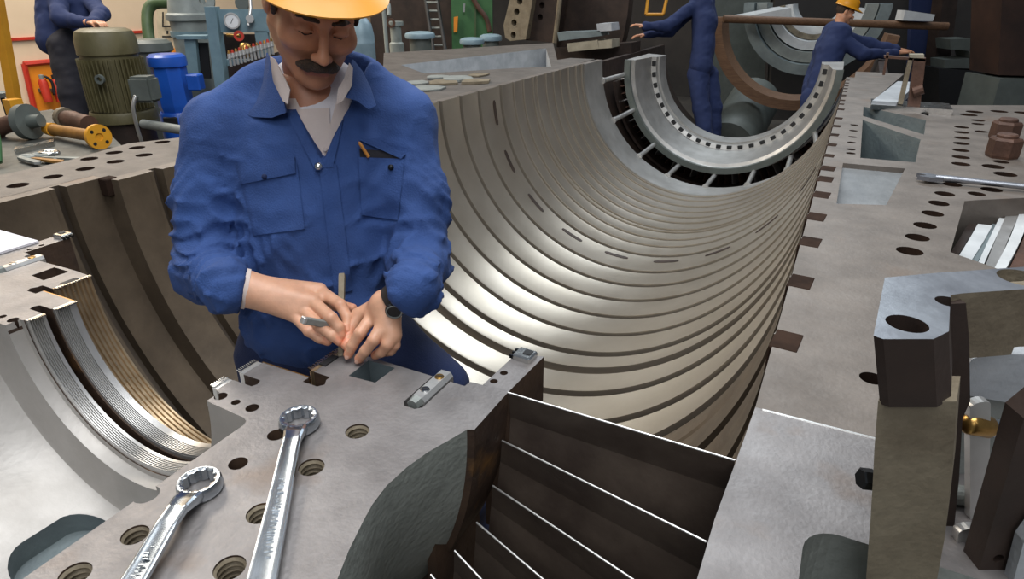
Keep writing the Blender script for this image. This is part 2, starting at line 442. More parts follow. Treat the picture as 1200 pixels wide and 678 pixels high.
for f in rf.data.polygons:
    c = f.center
    if c.z < -0.005 and 0.09 < c.x < 0.45 and 3.1 < c.y < 4.7: f.material_index = 1
    if c.z < -0.005 and 0.03 < c.x < 0.27 and 2.35 < c.y < 3.02 and f.area > 0.005: f.material_index = 2
    if c.z < -.001 and any(math.hypot(c.x - hx, c.y - hy) < hr * 1.06 for hx, hy, hr in RHW): f.material_index = 3  # bolt hole walls coloured dark to stand in for the shade inside
# near stretch of the right flange, a step lower, with its rounded recess
near = [(-0.046, 0.15), (-0.052, 0.60), (-0.052, 0.72), (-0.046, 0.86), (-0.040, 1.0171), (1.6, 1.0165), (1.6, 0.15)]
bm = prism(near, -0.42, 0.0)
rp = []
for (cx, cy, a0) in ((0.105, 0.72, 90), (0.105, 0.30, 180), (0.6, 0.30, 270), (0.6, 0.72, 0)):
    for k in range(7):
        t = math.radians(a0 + 15 * k); rp.append((cx + 0.045 * math.cos(t), cy + 0.045 * math.sin(t)))
bm = cut(bm, prism(rp, -0.20, 0.1))
nf = obj('near_flange', bm, ['gland_steel', 'cast_grey'], casing)
for f in nf.data.polygons:
    if f.center.z < -0.01 and 0.05 < f.center.x < 0.66 and 0.24 < f.center.y < 0.78 and f.center.z > -0.3: f.material_index = 1
bm = bmesh.new(); add_box(bm, (0.785, 1.0145, -0.002), (1.63, 0.007, 0.0065), None, 0.002); obj('step_edge', bm, 'seal_steel', casing)
# dark keys at the ends of the grooves
for g in GR:
    if g > 6: continue
    s = 1.0 if g < 3 else (0.75 if g < 4.5 else 0.6)
    bm = box((-0.042 + .026 * s, g, -0.03), (0.056 * s, 0.085 * s, 0.063), Matrix.Rotation(-.08, 3, 'Z'), 0.003)
    obj('groove_key', bm, 'oxide_and_hole_shade', casing)
# rib over the pocket is part of the flange; nuts stand on it
# --- left flange
lp = [(-2.5, 0.87), (-2.5, 1.0171), (-2.555, 1.0173), (-2.555, 1.45), (-2.465, 1.452), (-2.465, 1.80), (-2.388, 1.802), (-2.388, 6.60), (-2.66, 6.60), (-2.70, 6.35), (-3.64, 8.40), (-4.74, 6.18), (-3.12, 4.02), (-3.12, 2.45), (-2.85, 2.12), (-2.97, 1.88), (-2.89, 1.55), (-2.89, 1.29), (-2.98, 0.3), (-2.5, 0.3)]
bm = prism(lp, -0.45, 0.0)
lc = [PZ(x, y, 0).xy for x, y in ((497, 86), (470, 76), (640, 56.5), (646, 78), (600, 80))]
bm = cut(bm, prism([tuple(q) for q in lc], -0.40, 0.1))
LH = [(200, 668), (322, 638), (437, 611), (545, 586), (338, 600), (432, 577), (519, 558), (614, 537)]
LHp = [(a / 3.228, b / 3.228) for a, b in LH] + [(21, 217), (100, 193 + 0.5)]
bm = cut(bm, holes_cutter([(*PZ(x, y, 0).xy, .034) for x, y in LHp[:8]] + [(*PZ(21, 217, 0).xy, .036)], 0.15))
lf = obj('joint_flange', bm, ['flange_dark', 'cast_pale', 'oxide_and_hole_shade'], casing)
for f in lf.data.polygons:
    if f.center.z < -0.01 and f.center.y > 4.5 and f.center.z > -0.42 and -4.2 < f.center.x < -2.5: f.material_index = 1
    elif f.center.z < -.001 and any(math.hypot(f.center.x - PZ(x, y, 0).x, f.center.y - PZ(x, y, 0).y) < .04 for x, y in LHp[:9]): f.material_index = 2  # shade inside the left flange holes, put in as dark wall colour
# small notches with dark keys on the left edge
for Y, X in ((1.45, -2.47), (1.80, -2.40)):
    obj('groove_key', box((X, Y, -0.03), (0.05, 0.05, 0.068), None, 0.004), 'oxide_and_hole_shade', casing)
# outer skin of the casing down to the floor, with feet
bm = bmesh.new()
pr2 = []
for Y, r in ((1.95, 1.34), (6.55, 1.34), (6.55, 1.27), (1.95, 1.27)): pr2.append((Y, r, -1.19, -0.02))
bm = revolve(pr2, 64, PI * 1.08, PI * 1.92); obj('outer_skin', bm, 'cast_grey', casing, 30)
for x in (-2.75, 0.45):
    for y in (2.6, 5.6):
        obj('foot', box((x, y, (FLOOR_Z - 0.40) / 2), (0.35, 0.5, abs(FLOOR_Z) - 0.40), None, 0.02), 'cast_grey', casing)

# far chamber of the casing, below the guide ring
bm = revolve([(6.705, 1.25, -1.15, -0.03), (6.76, 1.42, -1.18, -0.02), (10.2, 1.42, -1.18, -0.02), (10.2, 1.50, -1.18, -0.02), (6.705, 1.50, -1.18, -0.02)], 64, PI * 1.02, PI * 1.98)
obj('exhaust_chamber', bm, 'dark_brown', casing, 30)

# ================================================================ guide ring with its spokes
ring = thing('guide_ring', (-1.16, 7.5, -1.2), 'steel half ring set upright at the far end of the bore with radial tie rods', 'ring')
RC = (-1.165, -0.10)
rp_ = [(7.20, 1.070), (7.20, 1.02), (7.215, 1.015), (7.24, 0.985), (7.70, 0.93), (7.72, 0.88), (7.80, 0.88), (7.80, 0.86), (8.02, 0.845), (8.02, 1.06), (7.30, 1.075)]
obj('ring_body', revolve([(Y, r, *RC) for Y, r in rp_], 96, PI * 0.985, PI * 2.015), 'band_steel', ring, 25)
for k in range(24):
    t = PI * (1.01 + 0.98 * k / 23)
    c = Vector((RC[0] + 0.905 * math.cos(t), 7.712, RC[1] + 0.905 * math.sin(t)))
    obj('blade_slot', box(c, (0.046, 0.02, 0.055), Matrix.Rotation(-t, 3, 'Y'), 0.004), 'black', ring)
obj('outer_lip', revolve([(Y, r, *RC) for Y, r in ((7.17, 1.085), (7.17, 1.022), (7.205, 1.018), (7.21, 1.085))], 96, PI * 0.985, PI * 2.015), 'motor_grey', ring, 25)
SP = [((707, 92), (733, 87)), ((722, 138), (744, 128)), ((752, 182), (768, 168)), ((788, 211), (796, 193)), ((833, 231), (838, 205)), ((890, 227), (884, 200)), ((940, 204), (927, 183)), ((966, 166), (955, 155))]
for (a, b) in SP:
    B = PY(*b, 7.22); ta = math.atan2(B.z + .012, B.x + 1.145)
    A = Vector((-1.145 + 1.20 * math.cos(ta), 6.685, -.012 + 1.20 * math.sin(ta)))
    bm = tube([A, A + (B - A) * 0.03, A + (B - A) * 0.12, B], [0.034, 0.034, 0.025, 0.025], 14)
    obj('tie_rod', bm, 'seal_steel', ring, 40)
# bladed half ring seen behind the rods
br = thing('bladed_ring', (-1.16, 7.9, -1.3), 'dark bladed half ring lying behind the guide ring tie rods', 'ring')
obj('inner_shroud', revolve([(Y, r, -1.165, -0.12) for Y, r in ((7.55, 1.135), (7.55, 1.115), (8.15, 1.115), (8.15, 1.135))], 80, PI * 1.03, PI * 1.97), 'seal_steel', br, 25)
obj('outer_shroud', revolve([(Y, r, -1.165, -0.12) for Y, r in ((7.50, 1.33), (7.50, 1.30), (8.2, 1.30), (8.2, 1.33))], 80, PI * 1.05, PI * 1.95), 'dark_brown', br, 25)
for k in range(44):
    t = PI * (1.06 + 0.88 * k / 43); c = Vector((-1.165 + 1.217 * math.cos(t), 7.8, -0.12 + 1.217 * math.sin(t)))
    obj('blade', box(c, (0.17, 0.28, 0.012), Matrix.Rotation(-t, 3, 'Y') @ Matrix.Rotation(0.35, 3, 'X')), 'rust_pipe' if k % 3 else 'seal_steel', br)

# ================================================================ gland housing in the foreground
GX = -1.22
gland = thing('gland_housing', (GX, 0.6, -0.8), 'grey steel half-round shaft gland housing with bolt holes under the spanners', 'gland housing')
ip = [(0.02, .425), (.578, .425), (.588, .421), (.593, .410), (.599, .312), (.628, .312), (.630, .300), (.668, .300), (.668, .345), (.690, .345), (.690, .303), (.738, .303), (.738, .455), (.757, .455), (.757, .415), (.845, .415), (.849, .47), (.845, .695), (.862, .697)]
op = [(.866, .775), (.742, .775), (.736, .764), (.70, .752), (.659, .738), (.615, .729), (.569, .726), (.53, .731), (.50, .739), (.45, .755), (.408, .772), (.33, .80), (.02, .92)]
bm = revolve([(Y, r, GX, 0.0) for Y, r in ip + op], 128)
cb = bmesh.new()
th = [(418.7, 504.8, .0195), (365, 547, .0195), (305.7, 601, .020), (269.2, 664.8, .020), (158.2, 626.2, .0175), (87.9, 672.3, .019)]
pl = [(279, 542.6, .0145), (323.7, 509.2, .0145)]
sm = [(258.7, 464, .0115), (276.3, 471, .008), (295.6, 477.6, .0115), (590.5, 436.7, .0075), (578.7, 446.4, .0075)]
for s in (1, -1):
    for lst, dep in ((th, .07), (pl, .06), (sm, .03)):
        for x, y, r in lst:
            q = PZ(x, y, 0); X = q.x if s == 1 else 2 * GX - q.x
            add_cyl(cb, (X, q.y, -dep), (X, q.y, 0.03), r, 28)
    def mx(pts): return [(x if s == 1 else 2 * GX - x, y) for x, y in pts]
    add_prism(cb, mx([(-.737, .776), (-.739, .838), (-.676, .838), (-.678, .780)]), -0.05, 0.03)        # square pocket
    add_prism(cb, mx([(-.93, .668), (-.93, .689), (-.873, .689), (-.868, .678), (-.873, .668)]), -0.10, 0.03)   # groove ends
    add_prism(cb, mx([(-.765, .722), (-.757, .733), (-.765, .746), (-.80, .752), (-.80, .722)]), -0.06, 0.03)
    add_prism(cb, mx([(-.596, .755), (-.588, .745), (-.566, .745), (-.556, .755), (-.556, .87), (-.596, .87)]), -0.02, 0.03)   # key seat
bm = cut(bm, cb)
# oval recess in the near bore wall
ob = bmesh.new(); ovp = []; ta_ = math.radians(-99.5)
er_, et_ = Vector((math.cos(ta_), 0, math.sin(ta_))), Vector((-math.sin(ta_), 0, math.cos(ta_)))
for k in range(28):
    t = 2 * PI * k / 28; cx = 0.035 if math.cos(t) > 0 else -0.035
    ovp.append(Vector((GX, 0.46 + cx + 0.060 * math.cos(t), 0)) + er_ * .385 + et_ * (0.085 * math.sin(t)))
add_slab(ob, ovp, er_ * .09)
add_cyl(ob, (-.792, .398, -.05), (-.792, .398, .03), .018, 24)
bm = cut(bm, ob)
gh = obj('housing_body', bm, ['gland_steel', 'rust_and_hole_shade', 'white_bore', 'cast_green', 'cast_teal'], gland, smooth=30)
HOLES = [(PZ(x, y, 0).x, PZ(x, y, 0).y, r) for x, y, r in th + pl + sm]
for f in gh.data.polygons:
    c = f.center; r = math.hypot(c.x - GX, c.z)
    if abs(f.normal.z) > 0.98 and c.z > -0.002: continue
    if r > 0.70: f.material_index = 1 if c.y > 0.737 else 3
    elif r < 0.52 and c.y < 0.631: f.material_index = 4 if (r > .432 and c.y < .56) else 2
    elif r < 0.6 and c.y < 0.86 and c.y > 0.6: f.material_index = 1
    if c.z < -.001 and any(math.hypot(min(abs(c.x - hx), abs(2 * GX - c.x - hx)), c.y - hy) < hr * 1.05 for hx, hy, hr in HOLES): f.material_index = 1  # dark brown on the hole walls imitates the shade down in them
    if 0.76 < c.y < 0.842 and (abs(c.x + .707) < .034) and c.z < -0.002 and c.z > -0.06: f.material_index = 4
for s in (1, -1):
    tip_ = [(x if s == 1 else 2 * GX - x, y) for x, y in ((-.497, .864), (-.492, .99), (-.438, 1.006), (-.445, .864))]
    bm = cut(prism(tip_, -.34, 0.0), holes_cutter([(PZ(x, y, 0).x if s == 1 else 2 * GX - PZ(x, y, 0).x, PZ(x, y, 0).y, .0075) for x, y in ((590.5, 436.7), (578.7, 446.4))], .03))
    tp_ = obj('rear_lug', bm, ['gland_steel', 'rust_and_hole_shade'], gland)
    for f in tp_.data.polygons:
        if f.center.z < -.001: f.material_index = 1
# thread inserts of the tapped holes
def thread(x, y, r, depth=.06):
    pr = []; n = 7
    for k in range(n):
        z = -0.003 - k * depth / n; pr += [(r * 0.99, z), (r * 0.84, z - depth / n * 0.45), (r * .84, z - depth / n * .6)]
    pr += [(r * .86, -depth), (0.0, -depth - 0.004)]
    return obj('thread', lathe(pr, (x, y, 0), n=28), 'tan_cast', gland, 20, recalc=True)
for x, y, r in th:
    q = PZ(x, y, 0); thread(q.x, q.y, r)
# labyrinth seal rings
def seal(y0, y1, r, teeth, m, depth=.05, plain=0.0):
    pr = []; w = (y1 - y0 - plain) / teeth
    for k in range(teeth):
        a = y0 + k * w
        pr += [(a, r + .005), (a + w * .12, r + .005), (a + w * .30, r), (a + w * .62, r), (a + w * .80, r + .005)]
    pr += [(y1 - plain, r + .005)]
    if plain: pr += [(y1 - plain + .0005, r - .001), (y1, r - .001)]
    pr += [(y1, r + depth), (y0, r + depth)]
    return obj('seal_ring', revolve([(a, b, GX, 0.0) for a, b in pr], 128), m, gland, 25)
seal(.632, .667, .286, 6, 'seal_steel', .0135, .008)
seal(.692, .736, .288, 7, 'seal_steel', .0145, .016)
seal(.758, .846, .400, 8, 'seal_bronze', .0145)
# bright comb-like ends of the seal strips on the split face
def comb(x0, y0, x1, y1, n, parent):
    A = Vector((x0, y0, 0.0)); B = Vector((x1, y1, 0.0)); d = (B - A)
    bm = bmesh.new(); nrm = Vector((-d.y, d.x, 0)).normalized()
    add_box(bm, (A + B) / 2 + nrm * -0.004 + Vector((0, 0, .001)), (d.length, .005, .003), frame((0, 0, 1), d))
    for k in range(n):
        c = A + d * ((k + .5) / n)
        add_box(bm, c + nrm * 0.002 + Vector((0, 0, .0015)), (d.length / n * .5, .006, .003), frame((0, 0, 1), d))
    return obj('seal_strip_end', bm, 'bright_steel', parent)
for s in (1, -1):
    f = (lambda x: x) if s == 1 else (lambda x: 2 * GX - x)
    comb(f(-.936), .634 if s == 1 else .667, f(-.936), .667 if s == 1 else .634, 8, gland)
    comb(f(-.934), .692 if s == 1 else .738, f(-.934), .738 if s == 1 else .692, 10, gland)
    comb(f(-.818), .758 if s == 1 else .846, f(-.818), .846 if s == 1 else .758, 13, gland)
# thin joint spring in the gap of the seal and dark slot beside the third strip
for s in (1, -1):
    f = (lambda x: x) if s == 1 else (lambda x: 2 * GX - x)
    obj('seal_spring', box((f(-.86), .7395, -.006), (.12, .003, .012)), 'brass', gland)
    obj('clip_slot', box((f(-.806), .80, .001), (.016, .038, .004)), 'black', gland)
# screwed clamp block at the tip
def clip(cx, cy, sgn):
    bm = box((cx, cy, .004), (.040, .036, .016), Matrix.Rotation(-.06 * sgn, 3, 'Z'), .003)
    o = obj('corner_clip', bm, 'bright_steel', gland)
    obj('clip_recess', box((cx + .006 * sgn, cy + .002, .0122), (.016, .016, .003)), 'black', gland)
    for k in range(3): obj('clip_tooth', box((cx - .022 * sgn, cy - .012 + .012 * k, .004), (.010, .005, .008)), 'screw_dark', gland)
clip(-.470, .985, 1); clip(2 * GX + .470, .985, -1)

# key bar with two slotted screws
def keybar(x0, label):
    k = thing('key_bar', (x0, .80, 0), label, 'key bar', 'key bars with two slotted screws')
    pr = [(-.0155, .0), (-.0155, .012), (-.010, .020), (.010, .020), (.0155, .012), (.0155, 0.0)]
    bm = slab([(x0 + a, .768, b - .012) for a, b in pr], (0, .095, 0)); obj('bar', bm, 'seal_steel', k)
    obj('end_stud', tube([(x0, .752, -.0005), (x0, .768, -.0005)], [.011, .013], 6), 'cast_grey', k)
    for y in (.793, .840):
        s = obj('screw', lathe([(0, .0025), (.0075, .0025), (.009, .001), (.009, 0), (0, 0)], (x0, y, .0078), n=20), 'brass' if y > .8 else 'bright_steel', k, 35)
        b = obj('screw_slot', box((x0, y, .0103), (.015, .0025, .0008), Matrix.Rotation(.5, 3, 'Z')), 'black', s)
    return k
keybar(-.576, 'bright key bar with two slotted screws right of the square pocket near the hands')
keybar(2 * GX + .576, 'bright key bar with screws at the left photo edge in front of the left flange')

# ================================================================ guide vanes in the duct
vs = thing('turning_vane_stack', (-.25, .70, -.6), 'stack of thin dark steel turning vanes fanned out in the duct below the gland', 'vanes')
VL = [(595, 460), (588, 517), (577, 570), (558, 613), (532, 646), (504, 674), (470, 700)]
VR = [((862, 540), -.0005), ((827.5, 636), -.075), ((803, 721), -.16), ((786, 808), -.23), ((760, 890), -.28), ((735, 950), -.31), ((700, 1010), -.33)]
tops = []
for (a, (b, zb)) in zip(VL, VR):
    L_ = PX(*a, -.447); R_ = PZ(*b, zb); tops.append((L_, R_))
tops[0] = (Vector((-.445, .861, -.001)), Vector((-.048, .857, -.002)))
for i, (L_, R_) in enumerate(tops):
    if i + 1 < len(tops): L2, R2 = tops[i + 1]
    dn = Vector((0, .05, -.09))
    bm = bmesh.new()
    A0, B0 = L_, R_
    A1, B1 = L_ + Vector((-.01, .012, -.06)), R_ + Vector((0.0, .014, -.07))
    A2, B2 = L_ + Vector((-.02, -.02, -.30)), R_ + Vector((0.0, -.015, -.32))
    th_ = Vector((0, .0035, 0.0012))
    n0 = [bm.verts.new(p) for p in (A0, B0, A1, B1, A2, B2)]; n1 = [bm.verts.new(p + th_) for p in (A0, B0, A1, B1, A2, B2)]
    for (p, q, r, s_) in ((0, 1, 3, 2), (2, 3, 5, 4)):
        bm.faces.new([n0[j] for j in (p, q, r, s_)]); bm.faces.new([n1[j] for j in (s_, r, q, p)])
    for (p, q) in ((0, 1), (1, 3), (3, 5), (5, 4), (4, 2), (2, 0)):
        bm.faces.new((n0[p], n0[q], n1[q], n1[p]))
    v = obj('turning_vane', bm, 'vane_brown', vs)
    e = tube([A0 + th_ * .5, B0 + th_ * .5], .0019, 8)
    obj('ground_edge', e, 'seal_steel', v)
# duct walls below the vanes
obj('duct_wall', slab([(-.044, .15, -.05), (-.044, 1.0, -.05), (-.044, 1.0, -.9), (-.044, .15, -.9)], (.03, 0, 0)), 'dark_brown', casing)
obj('duct_wall', slab([(-.53, .70, -.20), (-.53, .86, -.20), (-.53, .86, -.9), (-.53, .70, -.9)], (.02, 0, 0)), 'rust_and_hole_shade', casing)
# ================================================================ spanners on the gland housing
def spanner(c, d, L, ro, ri, w0, w1, label, rise=.020):
    """cranked ring spanner: c ring centre on the plate, d direction of the handle"""
    d = Vector((d[0], d[1], 0)).normalized(); n = Vector((-d.y, d.x, 0)); c = Vector((c[0], c[1], 0))
    t = thing('ring_spanner', c, label, 'spanner')
    # twelve-point ring
    bm = bmesh.new(); N = 96; hh = ro * 0.62
    rows = []
    for k in range(N):
        a = 2 * PI * k / N; e = d * math.cos(a) + n * math.sin(a)
        star = ri * (1 + 0.075 * (2 * abs(((a * 12 / (2 * PI)) % 1) - 0.5) - 0.5) * 2)
        z0 = .001
        prof_ = [(star, z0), (ro * .93, z0), (ro, z0 + hh * .25), (ro * .97, z0 + hh * .8), (ro * .90, z0 + hh), (ri * 1.16, z0 + hh), (star, z0 + hh * .93)]
        rows.append([bm.verts.new(c + e * r + Vector((0, 0, z))) for r, z in prof_])
    q = len(rows[0])
    for k in range(N):
        A, B = rows[k], rows[(k + 1) % N]
        for i in range(q): bm.faces.new((A[i], A[(i + 1) % q], B[(i + 1) % q], B[i]))
    obj('ring_head', bm, 'chrome', t, 32)
    # handle: cranked neck, then a flat shank with a hollow
    st = [(ro * .78, w0 * 1.0, .020, hh * .62), (ro * 1.25, w0 * .95, .017, hh * .72 + .004), (ro * 1.9, w0 * .80, .013, rise + .003), (ro * 2.8, w0 * .82, .011, rise + .004), (L * .5, (w0 + w1) / 2 * .86, .011, rise * .9), (L, w1, .012, rise * .6)]
    bm = bmesh.new(); rows = []
    path = []
    for i in range(len(st) - 1):
        for k in range(6):
            u = k / 6; path.append([st[i][j] * (1 - u) + st[i + 1][j] * u for j in range(4)])
    path.append(list(st[-1]))
    for (s, w, h, z) in path:
        sec = [(-.5, 0), (-.47, .38), (-.36, .5), (-.26, .40), (.26, .40), (.36, .5), (.47, .38), (.5, 0), (.42, -.45), (-.42, -.45)]
        rows.append([bm.verts.new(c + d * s + n * (a * w) + Vector((0, 0, z + b * h))) for a, b in sec])
    for A, B in zip(rows[:-1], rows[1:]):
        for i in range(10): bm.faces.new((A[i], A[(i + 1) % 10], B[(i + 1) % 10], B[i]))
    bm.faces.new(rows[0][::-1]); bm.faces.new(rows[-1])
    obj('handle', bm, 'chrome', t, 50)
    # worn raised lettering, too blurred to read
    bm = bmesh.new(); rr = random.Random(int(L * 1000))
    s = L * .36
    while s < L * .72:
        for k in range(rr.choice((1, 2, 2))):
            add_box(bm, c + d * (s + .0012 * k) + n * rr.uniform(-.002, .002) + Vector((0, 0, rise * .93 + .0060)), (.0012, rr.uniform(.003, .008), .0012), frame((0, 0, 1), d))
        s += rr.choice((.0045, .0055, .009))
    obj('raised_marking', bm, 'chrome', t)
    return t
h1 = PZ(350, 489, .018); e1 = PZ(303, 690, .018)
spanner(h1.xy, (e1 - h1).xy, .40, .0335, .0225, .036, .040, 'long chrome ring spanner in front of the worker, right one of the pair')
h2 = PZ(233, 563, .018); e2 = PZ(150, 690, .018)
spanner(h2.xy, (e2 - h2).xy, .30, .0315, .0215, .036, .038, 'chrome ring spanner at lower left with its head beside the half-round bore')

# ================================================================ bracket with levers in the right foreground
ZT = .345
br_ = thing('lever_bracket', PZ(1065, 640, -.19), 'heavy steel bracket with a drilled blued head and curved tan arm in right foreground', 'bracket')
tp = [(1023.6, 393), (1035, 397), (1094, 397), (1112, 388), (1114, 345), (1128, 343), (1215, 337), (1215, 311), (1130, 316), (1037, 325)]
top = [PZ(x, y, ZT) for x, y in tp]
sF = fdist(PZ(1065, 397, ZT))
zb = PF(1065, 477, sF).z
sh_ = PF(1042, 477, sF) - PZ(1035, 397, ZT); sh_.z = 0
bm = bmesh.new(); bp0 = [p.xy for p in top[:5]] + [PZ(1114, 318, ZT).xy, top[9].xy]
va = [bm.verts.new((q.x, q.y, ZT)) for q in bp0]; vb = [bm.verts.new((q.x + sh_.x, q.y + sh_.y, zb)) for q in bp0]
bm.faces.new(va); bm.faces.new(vb[::-1])
for i in range(len(va)): j = (i + 1) % len(va); bm.faces.new((va[j], va[i], vb[i], vb[j]))
cb = bmesh.new()
def hole(x, y, rpx):
    q = PZ(x, y, ZT); r = rpx * (q - EYE).length / F_PX * .92
    add_cyl(cb, (q.x, q.y, ZT - .2), (q.x, q.y, ZT + .02), r, 32)
hole(1063, 379, 21)
hole(1112, 353, 13)
bm = cut(bm, cb)
hd = obj('drilled_head', bm, ['dark_brown', 'blued_steel', 'tan_cast'], br_)
for f in hd.data.polygons:
    if f.normal.z > .9 and f.center.z > ZT - .001: f.material_index = 1
pb = PF(1103, 440, sF)
# top web running to the right
bm = prism([top[4].xy, top[5].xy, top[6].xy, top[7].xy, PZ(1114, 318, ZT).xy], ZT - .09, ZT - .0005)
cb = bmesh.new(); hole(1199, 325, 22)
bm = cut(bm, cb)
wb_ = obj('top_web', bm, ['tan_cast', 'blued_steel'], br_)
for f in wb_.data.polygons:
    if f.normal.z > .9 and f.center.z > ZT - .01: f.material_index = 1
# curved arm
sA = sF + .006
ARM_IN = ray(1020, 560); ARM_IN.z = 0; ARM_IN.normalize()
sW = fdist(PZ(1128, 343, ZT)) + .004
la = [(1029, 470), (1025, 520), (1023, 560), (1020, 610), (1014, 690), (1010, 760)]
ra = [(1121, 470), (1120, 490), (1115, 560), (1107, 630), (1096, 690), (1085, 760)]
l_ = [PF(x, y, sA) for x, y in la]; r_ = [PF(x, y, sA) for x, y in ra]
l_[-1].z = r_[-1].z = -.198
bm = slab(l_ + r_[::-1], ARM_IN * .06)
obj('curved_arm', bm, 'tan_cast', br_)
bm = slab([PF(x, y, sW - .014) for x, y in ((1112, 356), (1132, 355), (1136, 400), (1137, 470), (1128, 490), (1124, 560), (1116, 640), (1104, 720), (1080, 720), (1100, 560))], HEAD * .03)
obj('dark_rib', bm, 'dark_brown', br_)
# pale plate and tan pad behind
bm = slab([PF(x, y, sW + .06) for x, y in ((1126, 440), (1140, 420), (1160, 415), (1230, 415), (1230, 480), (1128, 462))], HEAD * .02); obj('back_plate', bm, 'cast_pale', br_)
bm = slab([PF(x, y, sW + .012) for x, y in ((1128, 347), (1230, 341), (1230, 402), (1140, 412))], HEAD * .03); obj('back_pad', bm, 'tan_cast', br_)
bm = slab([PF(x, y, sW + .09) for x, y in ((1100, 460), (1230, 470), (1230, 760), (1090, 760))], HEAD * .02); obj('rear_plate', bm, 'cast_grey', br_)
# hexagon bolt out of the arm, to the left
A = PF(1036, 563, sA + .02); B = PF(1008, 560, sA + .02); dd = (B - A)
obj('hex_bolt', tube([A, A + dd * .45, A + dd * .46, A + dd * .95, B], [.0075, .0075, .0125, .0125, .011], 6), 'screw_dark', br_)

def lever(top_px, bot_px, wpx, s, label, pin):
    """steel strap with a domed brass bushing behind its eye and a pin running to the right"""
    t = thing('link_lever', PF(*bot_px, s), label, 'lever', 'link levers of the bracket')
    a, b = PF(*top_px, s), PF(*bot_px, s); d = (a - b).normalized(); n = d.cross(HEAD).normalized()
    k = (a - EYE).dot(HEAD * _cp - UP * _sp) / F_PX
    w = wpx * k / 2
    out = [b - n * w, b + n * w]
    for j in range(9):
        q = PI * j / 8; out.append(a - d * w * .3 + n * w * math.cos(q) + d * w * .5 * math.sin(q))
    obj('strap', slab(out, HEAD * .012), 'seal_steel', t)
    c = PF(top_px[0], top_px[1] + 28, s) + HEAD * .006; q = PF(*pin, s) + HEAD * .010; ax = (q - c).normalized(); L = (q - c).length
    R0 = 13.5 * k
    obj('bushing', lathe([(0, -w - R0 * .75), (R0 * .55, -w - R0 * .62), (R0 * .9, -w - R0 * .3), (R0, -w), (R0, w + R0 * .25), (R0 * .9, w + R0 * .45), (0, w + R0 * .45)], c, ax, 24), 'brass', t, 50)
    obj('pin', lathe([(0, w + R0 * .4), (R0 * .72, w + R0 * .4), (R0 * .78, w + R0 * .9), (R0 * 1.15, L * .8), (R0 * 1.2, L), (0, L)], c, ax, 24), 'chrome', t, 40)
    return t
lever((1149, 473), (1148, 612), 23, sW - .002, 'upper steel link lever with brass bushing right of the tan arm', (1196, 512))
lever((1136, 621), (1118, 740), 24, sA + .062, 'lower steel link lever with brass bushing at the bottom right edge', (1170, 668))
A = PF(1108, 578, sW + .03); B = PF(1150, 582, sW + .03)
obj('cross_pin', tube([A, A + (B - A) * .3, B], [.010, .014, .014], 18), 'cast_grey', br_)
bm = slab([PF(x, y, sA + .018) for x, y in ((1200, 490), (1225, 470), (1225, 560), (1180, 690), (1165, 740), (1125, 740))], HEAD * .03)
cbm = bmesh.new(); q = PF(1170, 654, sA + .018); add_cyl(cbm, q - HEAD * .05, q + HEAD * .022, .0065, 20)
bm = cut(bm, cbm)
obj('diagonal_beam', bm, 'dark_brown', br_)
bm = slab([PF(x, y, sA - .002) for x, y in ((1200, 634), (1225, 600), (1225, 740), (1172, 740))], HEAD * .015); obj('corner_plate', bm, 'cast_pale', br_)

# ================================================================ bearing rings seen through the flange opening
rg = thing('bearing_ring_stack', (0.75, 2.3, -.6), 'stack of bright bearing rings seen through the opening of the right flange', 'bearing rings')
def stripe(p0, p1, p2, wpx, m, z=-.12):
    z += .055
    a = [PZ(x, y, z) for x, y in (p0, p1, p2)]; b = [PZ(x + wpx, y + wpx * .12, z) for x, y in (p0, p1, p2)]
    bm = slab(smooth_path(a, 5) + smooth_path(b, 5)[::-1], (0, 0, -.30)); obj('ring', bm, m, rg)
stripe((1135, 262), (1122, 283), (1108, 305), 10, 'dark_brown', -.13)
stripe((1146, 262), (1134, 283), (1118, 308), 17, 'silver_paint', -.125)
stripe((1163, 262), (1150, 285), (1134, 312), 8, 'cast_teal', -.13)
stripe((1171, 255), (1158, 282), (1143, 315), 7, 'silver_paint', -.125)
stripe((1180, 250), (1166, 282), (1152, 318), 14, 'seal_steel', -.12)
stripe((1196, 246), (1182, 282), (1162, 320), 13, 'silver_paint', -.115)
stripe((1215, 240), (1198, 282), (1178, 324), 40, 'rust_pipe', -.125)

# ================================================================ on the right flange
for (x, y, lb) in ((1175, 157, 'hexagon nut on the right flange, farther of the two big brown nuts'), (1173, 178, 'hexagon nut on the right flange, nearer of the two big brown nuts')):
    q = PZ(x, y + 6, 0)
    t = thing('hexagon_nut', (q.x, q.y, 0), lb, 'nut', 'large nuts on the right flange')
    obj('nut_body', tube([q, q + UP * .012, q + UP * .075, q + UP * .085], [.058, .062, .062, .054], 6), 'rust_pipe', t)
    obj('stud', lathe([(0, .10), (.034, .10), (.040, .094), (.040, .08)], (q.x, q.y, 0), n=20), 'rust_pipe', t, 40)
A = PZ(1078, 206, .02); B = PZ(1215, 220, .02); d = (B - A).normalized()
t = thing('long_spanner', A - UP * .02, 'long thin spanner lying across the right flange below the two nuts', 'spanner')
obj('handle', tube([A + d * .05, A + d * .09, A + d * .2, B], [.010, .013, .0105, .0105], 10), 'blued_steel', t, 40)
obj('open_jaw', slab([A + Vector(v) for v in ((-.01, .02, -.01), (.03, .032, -.01), (.075, .014, -.01), (.075, -.014, -.01), (.03, -.032, -.01), (-.01, -.024, -.01), (.012, -.010, -.01), (.020, 0, -.01), (.012, .010, -.01))], (0, 0, .016)), 'blued_steel', t)
